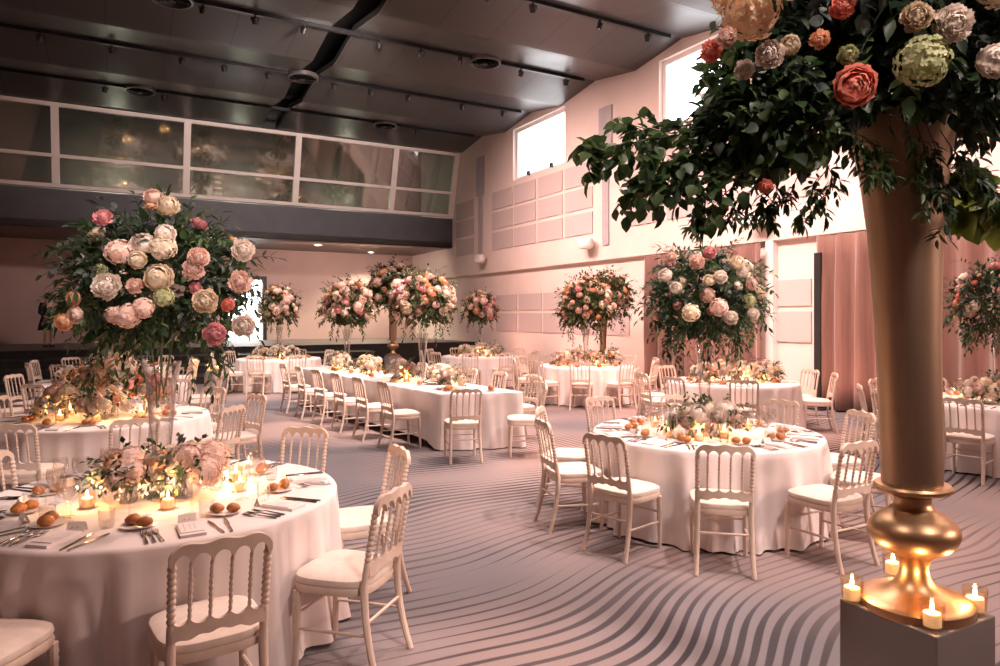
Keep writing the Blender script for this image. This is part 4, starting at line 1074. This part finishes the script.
# round-leaved branch reaching left
branch([(800,120,2.5),(720,128,2.35),(660,138,2.25),(612,146,2.2),(588,150,2.18)], rnd, .050, .046, 1, 24, .15, .8)
branch([(780,140,2.5),(710,158,2.35),(660,168,2.28),(628,190,2.25)], rnd, .050, .046, 1, 22, .16, .9)
branch([(780,125,2.6),(715,122,2.5),(665,128,2.4),(630,132,2.36)], rnd, .048, .042, 1, 16, .15, .6)
for q in ((740,150,650,178),(760,160,690,185),(770,100,712,105),(790,40,735,60),(800,60,740,20)):
    branch([(q[0],q[1],2.45),((q[0]+q[2])/2,(q[1]+q[3])/2,2.38),(q[2],q[3],2.33)], rnd, .055, .040, rnd.choice((0,1,1)), 13, .2, .8)
for i in range(420):                                               # leafy shoulder on the branch side
    d = rv(rnd); p = W(765,118,2.42) + Vector((d.x*.24, d.y*.2, d.z*.22))*rnd.uniform(.2,1.)
    for q in range(3): leaf(m, p+rv(rnd)*.04, (d+rv(rnd)*.8+Vector((-.3,0,-.3))).normalized(), (Vector((0,-.6,.8))+rv(rnd)*.7).normalized(), rnd.uniform(.045,.07), rnd.uniform(.03,.05), True, rnd.choice((0,0,1,1,1,2)))
for i in range(90):                                                # leaves lapping over the rim
    a = rnd.uniform(0,2*PI); p = Vector((math.cos(a)*.17, math.sin(a)*.17, rnd.uniform(-.02,.10)))
    sprig(m, p, Vector((math.cos(a), math.sin(a), rnd.uniform(-.2,.5))), rnd.uniform(.10,.20), rnd, .058, .032, 1.3, 5, True, rnd.choice((0,0,1)), 0, True)
# narrow-leaved trailing vines
for q in (((760,150),(735,185),(712,205),(696,225)),((770,160),(752,190),(735,205),(728,222)),((790,165),(770,192),(757,208),(750,218)),((800,170),(790,195),(772,205),(768,220)),((830,165),(815,185),(805,205),(800,222)),((850,130),(868,140),(880,160),(896,176)),((850,120),(862,150),(868,160),(872,176)),
          ((915,120),(925,150),(932,180),(938,205)),((925,120),(940,160),(945,190),(948,240)),((940,130),(960,160),(975,175),(985,185)),((900,100),(912,150),(918,175),(928,212)),((960,150),(985,180),(995,200),(1010,205)),((720,170),(705,195),(698,212),(694,230)),((820,150),(832,175),(826,195),(822,208))):
    Y0 = 2.30 if 840 < q[0][0] < 960 else 2.42
    branch([(x, yv, Y0) for x, yv in q], rnd, .046, .014, rnd.choice((0,1)), 5, .08, 1.0, True, .002)
for q in (((950,150),(966,180),(975,205)),((960,150),(985,195),(1003,220)),((945,160),(958,190),(965,215))):
    branch([(x, yv, 2.62) for x, yv in q], rnd, .10, .085, 3, 5, .1, .8)
m.build('foliage', LM+[LEAF_Y], root, True, None)
st = MB()
for k in range(12):
    a = k*2*PI/12; st.tube([(.05*math.cos(a),.05*math.sin(a),-.5),(.09*math.cos(a),.09*math.sin(a),0),(.3*math.cos(a),.3*math.sin(a),.4)], .006, 5)
st.build('stems', STEM, root)
Y = 2.08
for kind, col, px, py, r, Y in (('rose','coral',855,86,.068,1.98),('hydrangea','apricot',752,12,.11,2.1),('hydrangea','apricot',732,-8,.09,2.15),('peony','white',952,24,.075,1.98),('peony','cream',916,18,.06,2.0),('hydrangea','green',922,62,.095,2.0),
   ('carnation','coral',712,52,.05,2.15),('carnation','coral',842,8,.05,2.0),('carnation','peach',820,40,.04,2.0),('peony','white',770,55,.06,2.1),('carnation','blush',728,38,.045,2.1),('hydrangea','blush',800,-30,.1,2.0),('peony','blush',880,-35,.08,1.95),('rose','white',995,60,.06,2.1),
   ('carnation','coral',766,186,.035,2.3),('carnation','white',745,70,.045,2.15),('rose','cream',790,45,.035,2.1),('carnation','green',848,55,.04,2.0),('hydrangea','cream',1000,-20,.1,2.0)):
    p = W(px, py, Y); d = (Vector((-.25,-1,.1)) + (p-C0)*.9).normalized(); place_bloom(root, kind, col, p, d, r*.76, rnd)
for i in range(26):                                                # the far side and crown
    d = rv(rnd); d.y = abs(d.y); d.z = abs(d.z)-.1; d.normalize(); kind, col = PAL_SOFT[rnd.randrange(len(PAL_SOFT))]; place_bloom(root, kind, col, ell(d, k=1.), d, rnd.uniform(.05,.09), rnd)

# ------------------------------------------------------------------ low posies
PAL_LOW1 = [('peony','blush'),('hydrangea','blush'),('peony','cream'),('rose','peach'),('rose','white'),('peony','white')]
PAL_LOW2 = [('peony','white'),('rose','white'),('peony','blush'),('rose','blush'),('rose','cream'),('carnation','white')]
PAL_LOWF = [('rose','white'),('rose','cream'),('rose','white'),('rose','blush'),('hydrangea','cream'),('peony','white'),('carnation','peach')]
Z1 = TOPZ+.001
low_flowers(onz(128,502,Z1), .15, .17, .12, PAL_LOW1, 13, 31, 'posy of blush hydrangeas by the first candle, left foreground table', 'low posies', (.045,.065))
low_flowers(onz(184,497,Z1), .15, .20, .14, PAL_LOW1, 14, 32, 'posy of blush blooms before the trumpet vase, left foreground table', 'low posies', (.045,.075))
low_flowers(onz(691,437,Z1), .14, .20, .14, PAL_LOW2, 13, 33, 'posy of white peonies, first on the table beside the gold vase', 'low posies', (.05,.08))
low_flowers(onz(718,436,Z1), .14, .21, .15, PAL_LOW2, 13, 34, 'posy of blush roses, second on the table beside the gold vase', 'low posies', (.05,.085))
tp = 'posies on the table behind the left foreground one'
for k, (dx, dy, h, rx, rz) in enumerate(((-.30,-.18,.16,.24,.20),(.12,-.25,.15,.24,.18),(.0,.15,.36,.30,.26),(-.35,.25,.30,.26,.22),(.35,.15,.22,.24,.2))):
    low_flowers(T3+Vector((dx,dy,Z1)), h, rx, rz, PAL_ROSY if k > 1 else PAL_LOWF, 22, 35+k, 'pink posy, %s of five, table behind the left foreground one' % ORD[k], tp, (.04,.065))
for c, ph, n, sd in ((T4,'third table on the dark side',3,50),(T12,'farthest dark-side table',2,55),(T5,'middle window-wall table',4,60),(T6,'corner table under the balcony',3,65),(T7,'table before the bright doorway',3,70),(T8,'table at the wide curtain',3,75),(T9,'table at the narrow curtain',4,80)):
    for k in range(n):
        x = (k-(n-1)/2)*(.34 if n > 3 else .36)
        low_flowers(c+Vector((x*.95,-.22+.12*(k%2),Z1)), .13+.03*(k%2), .21, .17, PAL_LOWF, 15, sd+k, 'low pale posy, %s in the row, %s' % (ORD[k], ph), 'posies on the '+ph, (.045,.075), c is T8, .05)
for k in range(8):
    low_flowers(L0 + LD*(.45+.65*k) + LE*(.1 if k%2 else -.1) + Vector((0,0,Z1)), .14, .19, .16, PAL_LOWF, 14, 90+k, 'low pale posy, %s from the near end of the long banquet table' % ORD[k], 'posies on the long banquet table', (.045,.075), False, .05)

# ------------------------------------------------------------------ person on the stage
def person():
    b = onz(48,347,ST); b = Vector((b.x, b.y, ST)) if wr(b)[1] > 23.0 else rw(wr(b)[0], 23.2, ST)
    t = empty('person', b, AX+.6, 'person in a black knee-length dress standing on the stage edge', 'person')
    me = bpy.data.meshes.new('body'); V = []; E = []; Rr = []
    def node(p, r, par=None):
        V.append(p); Rr.append(r)
        if par is not None: E.append((par, len(V)-1))
        return len(V)-1
    pel = node((0,0,.90),.125); wa = node((0,.01,1.08),.10,pel); chn = node((0,0,1.27),.125,wa); nk = node((0,0,1.41),.05,chn); hd = node((0,-.01,1.50),.075,nk); tp_ = node((0,-.01,1.61),.07,hd)
    for s in (-1, 1):
        h = node((s*.09,0,.84),.085,pel); kn = node((s*.095,-.015,.47),.052,h); an = node((s*.09,.01,.09),.036,kn); node((s*.095,-.13,.03),.03,an)
        sh = node((s*.17,0,1.35),.052,chn); el = node((s*.22,.03,1.08),.038,sh); wrt = node((s*.17,-.12,.95),.028,el); hand = node((s*.12,-.17,.91),.026,wrt)
        for f in range(4): node((s*(.09+.012*f)-s*.02,-.215-.004*f,.885+.010*f),.009,hand)
        node((s*.14,-.195,.935),.010,hand)
    me.from_pydata(V, E, []); o = link('body', me, t); me.materials.append(SKIN)
    sk = o.modifiers.new('skin', 'SKIN'); o.modifiers.new('sub', 'SUBSURF').levels = 2; o.modifiers['sub'].render_levels = 2; sk.use_smooth_shade = True
    for i, v in enumerate(me.skin_vertices[0].data): v.radius = (Rr[i], Rr[i]); v.use_root = (i == 0)
    d = MB(); prof = [(.27,.52),(.24,.70),(.185,.90),(.140,1.08),(.165,1.25),(.165,1.34),(.10,1.40),(.075,1.42)]
    d.lathe(prof, 20, 0, Matrix.Diagonal((1.1,.78,1,1)), False); d.build('dress', DRESS, t)
    for s in (-1, 1):
        d = MB(); d.tube([(s*.15,0,1.36),(s*.20,.015,1.22),(s*.225,.03,1.06),(s*.175,-.11,.96)], [.075,.065,.055,.042], 10); d.build('sleeve', DRESS, t)
        d = MB(); d.tube([(s*.09,.05,.035),(s*.094,-.05,.04),(s*.096,-.16,.025)], [.036,.042,.026], 8); d.build('shoe', BLACK, t)
    d = MB(); d.lathe([(.01,1.475),(.085,1.49),(.098,1.56),(.09,1.63),(.05,1.67),(.005,1.68)], 14, 0, Matrix.Translation((0,.015,0)) @ Matrix.Diagonal((.95,1.05,1,1))); d.lathe([(.005,-.05),(.045,-.02),(.05,.02),(.005,.05)], 10, 0, Matrix.Translation((0,.12,1.60))); d.build('hair', HAIR, t)
    d = MB()
    d.lathe([(.001,.0),(.016,.01),(.012,.03),(.004,.05)], 8, 0, Matrix.Translation((0,-.088,1.53)))          # nose
    for s in (-1, 1): d.lathe([(.001,-.012),(.012,0),(.001,.012)], 8, 0, Matrix.Translation((s*.032,-.078,1.57))); d.lathe([(.001,-.03),(.016,0),(.001,.03)], 8, 0, Matrix.Translation((s*.085,.0,1.55)))
    d.build('face', SKIN, t)
person()

# ------------------------------------------------------------------ light
def light(kind, name, p, energy, col, target=None, **kw):
    l = bpy.data.lights.new(name, kind); l.energy = energy; l.color = col
    for k, v in kw.items(): setattr(l, k, v)
    o = bpy.data.objects.new(name, l); COL.objects.link(o); o.location = p
    if target is not None: o.rotation_mode = 'QUATERNION'; o.rotation_quaternion = (Vector(target)-Vector(p)).to_track_quat('-Z','Y')
    return o
WARM = (1.,.66,.56); PINK = (1.,.54,.44); NEUT = (1.,.80,.74)
for p, e in CANDLES: light('POINT', 'candle_glow', p, 3.4*e, (1.,.53,.22), shadow_soft_size=.005)
# ceiling spots on the tables, with others added to brighten flowers and chairs
def spot(u, v, tgt, e, col, size=60, soft=.15): return light('SPOT', 'key_fill_spot', rw(u, v, zhigh-.45), e, col, tgt, spot_size=R_(size), spot_blend=.8, shadow_soft_size=soft)
spot(8.5, 5.0, (-1.5,4.0,.7), 1100, WARM, 26, .2)
light('SPOT', 'rear_fill_light', rw(9.5, -5.5, 4.2), 2700, WARM, (2.4,5.0,.7), spot_size=R_(36), spot_blend=1., shadow_soft_size=.7)  # fill lights added in mid-air, out of view, for tables, flowers and chairs
light('SPOT', 'rear_fill_light', rw(1.5, -6., 5.0), 2800, NEUT, (-1.8,3.8,2.05), spot_size=R_(12), spot_blend=.9, shadow_soft_size=.5)
light('SPOT', 'rear_fill_light', rw(9.5, -4.5, 4.2), 1500, WARM, (-.9,2.7,.55), spot_size=R_(13), spot_blend=1., shadow_soft_size=.25)
spot(.8, -.6, (-1.9,3.7,1.95), 2600, NEUT, 16, .3)
spot(5.0, 1.0, (1.8,5.9,.7), 2000, NEUT, 34, .25)
spot(4.0, -2.5, (1.8,5.9,1.9), 3200, NEUT, 14, .3)
spot(8.3, 6.5, (-1.0,8.0,0), 2600, WARM, 44, .2)
spot(4.4, 6.5, (-1.9,11.6,.7), 6400, (1.,.76,.68), 40, .3)
spot(7.0, 6.0, (2.6,12.6,.5), 4000, PINK, 56, .3)
spot(3.0, 8.5, (-3.9,6.8,1.), 1500, (1.,.68,.56), 20, .2)
spot(3.0, 12., (-5.6,10.,.9), 1100, WARM, 24, .2)
spot(1.0, 12.0, (-5.2,16.,.3), 3000, NEUT, 50, .3)
spot(2.2, -3.5, (1.3,2.3,2.75), 4000, NEUT, 20, .4)
spot(-2.5, 2.0, (.5,2.3,2.3), 700, NEUT, 20, .3)
spot(3.5, 3.5, (.6,3.4,0), 1400, WARM, 62, .3)
for (u, v, e) in ((4.0,-3.,50),(8.5,.5,170),(4.4,7.,260),(8.5,8.5,330),(4.4,13.5,330)):
    light('AREA', 'ceiling_fill', rw(u, v, zlow-.25), e, NEUT if u < 5 else WARM, rw(u, v, 0), shape='RECTANGLE', size=4.5, size_y=3., spread=R_(130))  # broad soft fill added below the ceiling, no fitting modelled
light('SPOT', 'balcony_fill_spot', rw(4.4, 12.5, 7.3), 2600, (1.,.82,.74), rw(4.4, 24.4, 6.2), spot_size=R_(75), spot_blend=1., shadow_soft_size=.3)  # unseen spot added to brighten the balcony front
# wash added to brighten the window wall evenly, rose uplights along its foot
for v in (4.,10.,16.): light('AREA', 'wall_fill', rw(5.6, v, zlow-.35), 260, (1.,.63,.55), rw(UR, v+1, 3.6), shape='RECTANGLE', size=4., size_y=1., spread=R_(85))
light('AREA', 'stage_wall_fill', rw(7.5, 25.2, 4.25), 120, (1.,.72,.62), rw(8.0, VB, 2.0), shape='RECTANGLE', size=5., size_y=.4)  # unseen strip added under the soffit to lift the back wall
for v in (1.5,4.5,7.5,10.5,13.5,16.5,19.5): light('SPOT', 'wall_uplight', rw(UR-1.3, v, .15), 105, (1.,.46,.34), rw(UR+.3, v, 2.6), spot_size=R_(130), spot_blend=1., shadow_soft_size=.15)
for u in (0.,4.,8.): light('POINT', 'balcony_inner_fill', rw(u, 26.6, 6.3), 115, (1.,.97,.84), shadow_soft_size=.2)  # fill added behind the balcony glass to lighten the panes
# soffit downlights
for px, e in ((371,900),(245,380),(318,700),(215,60)):
    p = onz(px, {371:252.3,245:243,318:245,215:238}[px], 4.36); light('SPOT', 'soffit_light', p, e, (1.,.82,.6), p-Vector((0,0,1)), spot_size=R_(120), spot_blend=.6, shadow_soft_size=.12)
w = bpy.data.worlds.new('World'); S.world = w; w.use_nodes = True
w.node_tree.nodes['Background'].inputs[0].default_value = (1.,.97,.95,1); w.node_tree.nodes['Background'].inputs[1].default_value = 5.5

cam = bpy.data.cameras.new('camera'); co = bpy.data.objects.new('camera', cam); COL.objects.link(co)
co.location = (0,0,H); co.rotation_euler = (PI/2,0,0); cam.lens = 36*F/1000; cam.sensor_width = 36; cam.shift_y = -(333-HZ)/1000; cam.clip_end = 200
S.camera = co
S.view_settings.view_transform = 'Standard'; S.view_settings.look = 'None'; S.view_settings.exposure = 0.; S.view_settings.gamma = 1.; S.view_settings.use_curve_mapping = False
cy = S.cycles
cy.max_bounces = 8; cy.transparent_max_bounces = 24; cy.diffuse_bounces = 4; cy.glossy_bounces = 4; cy.use_denoising = True; cy.caustics_reflective = False; cy.caustics_refractive = False; cy.sample_clamp_indirect = 6.
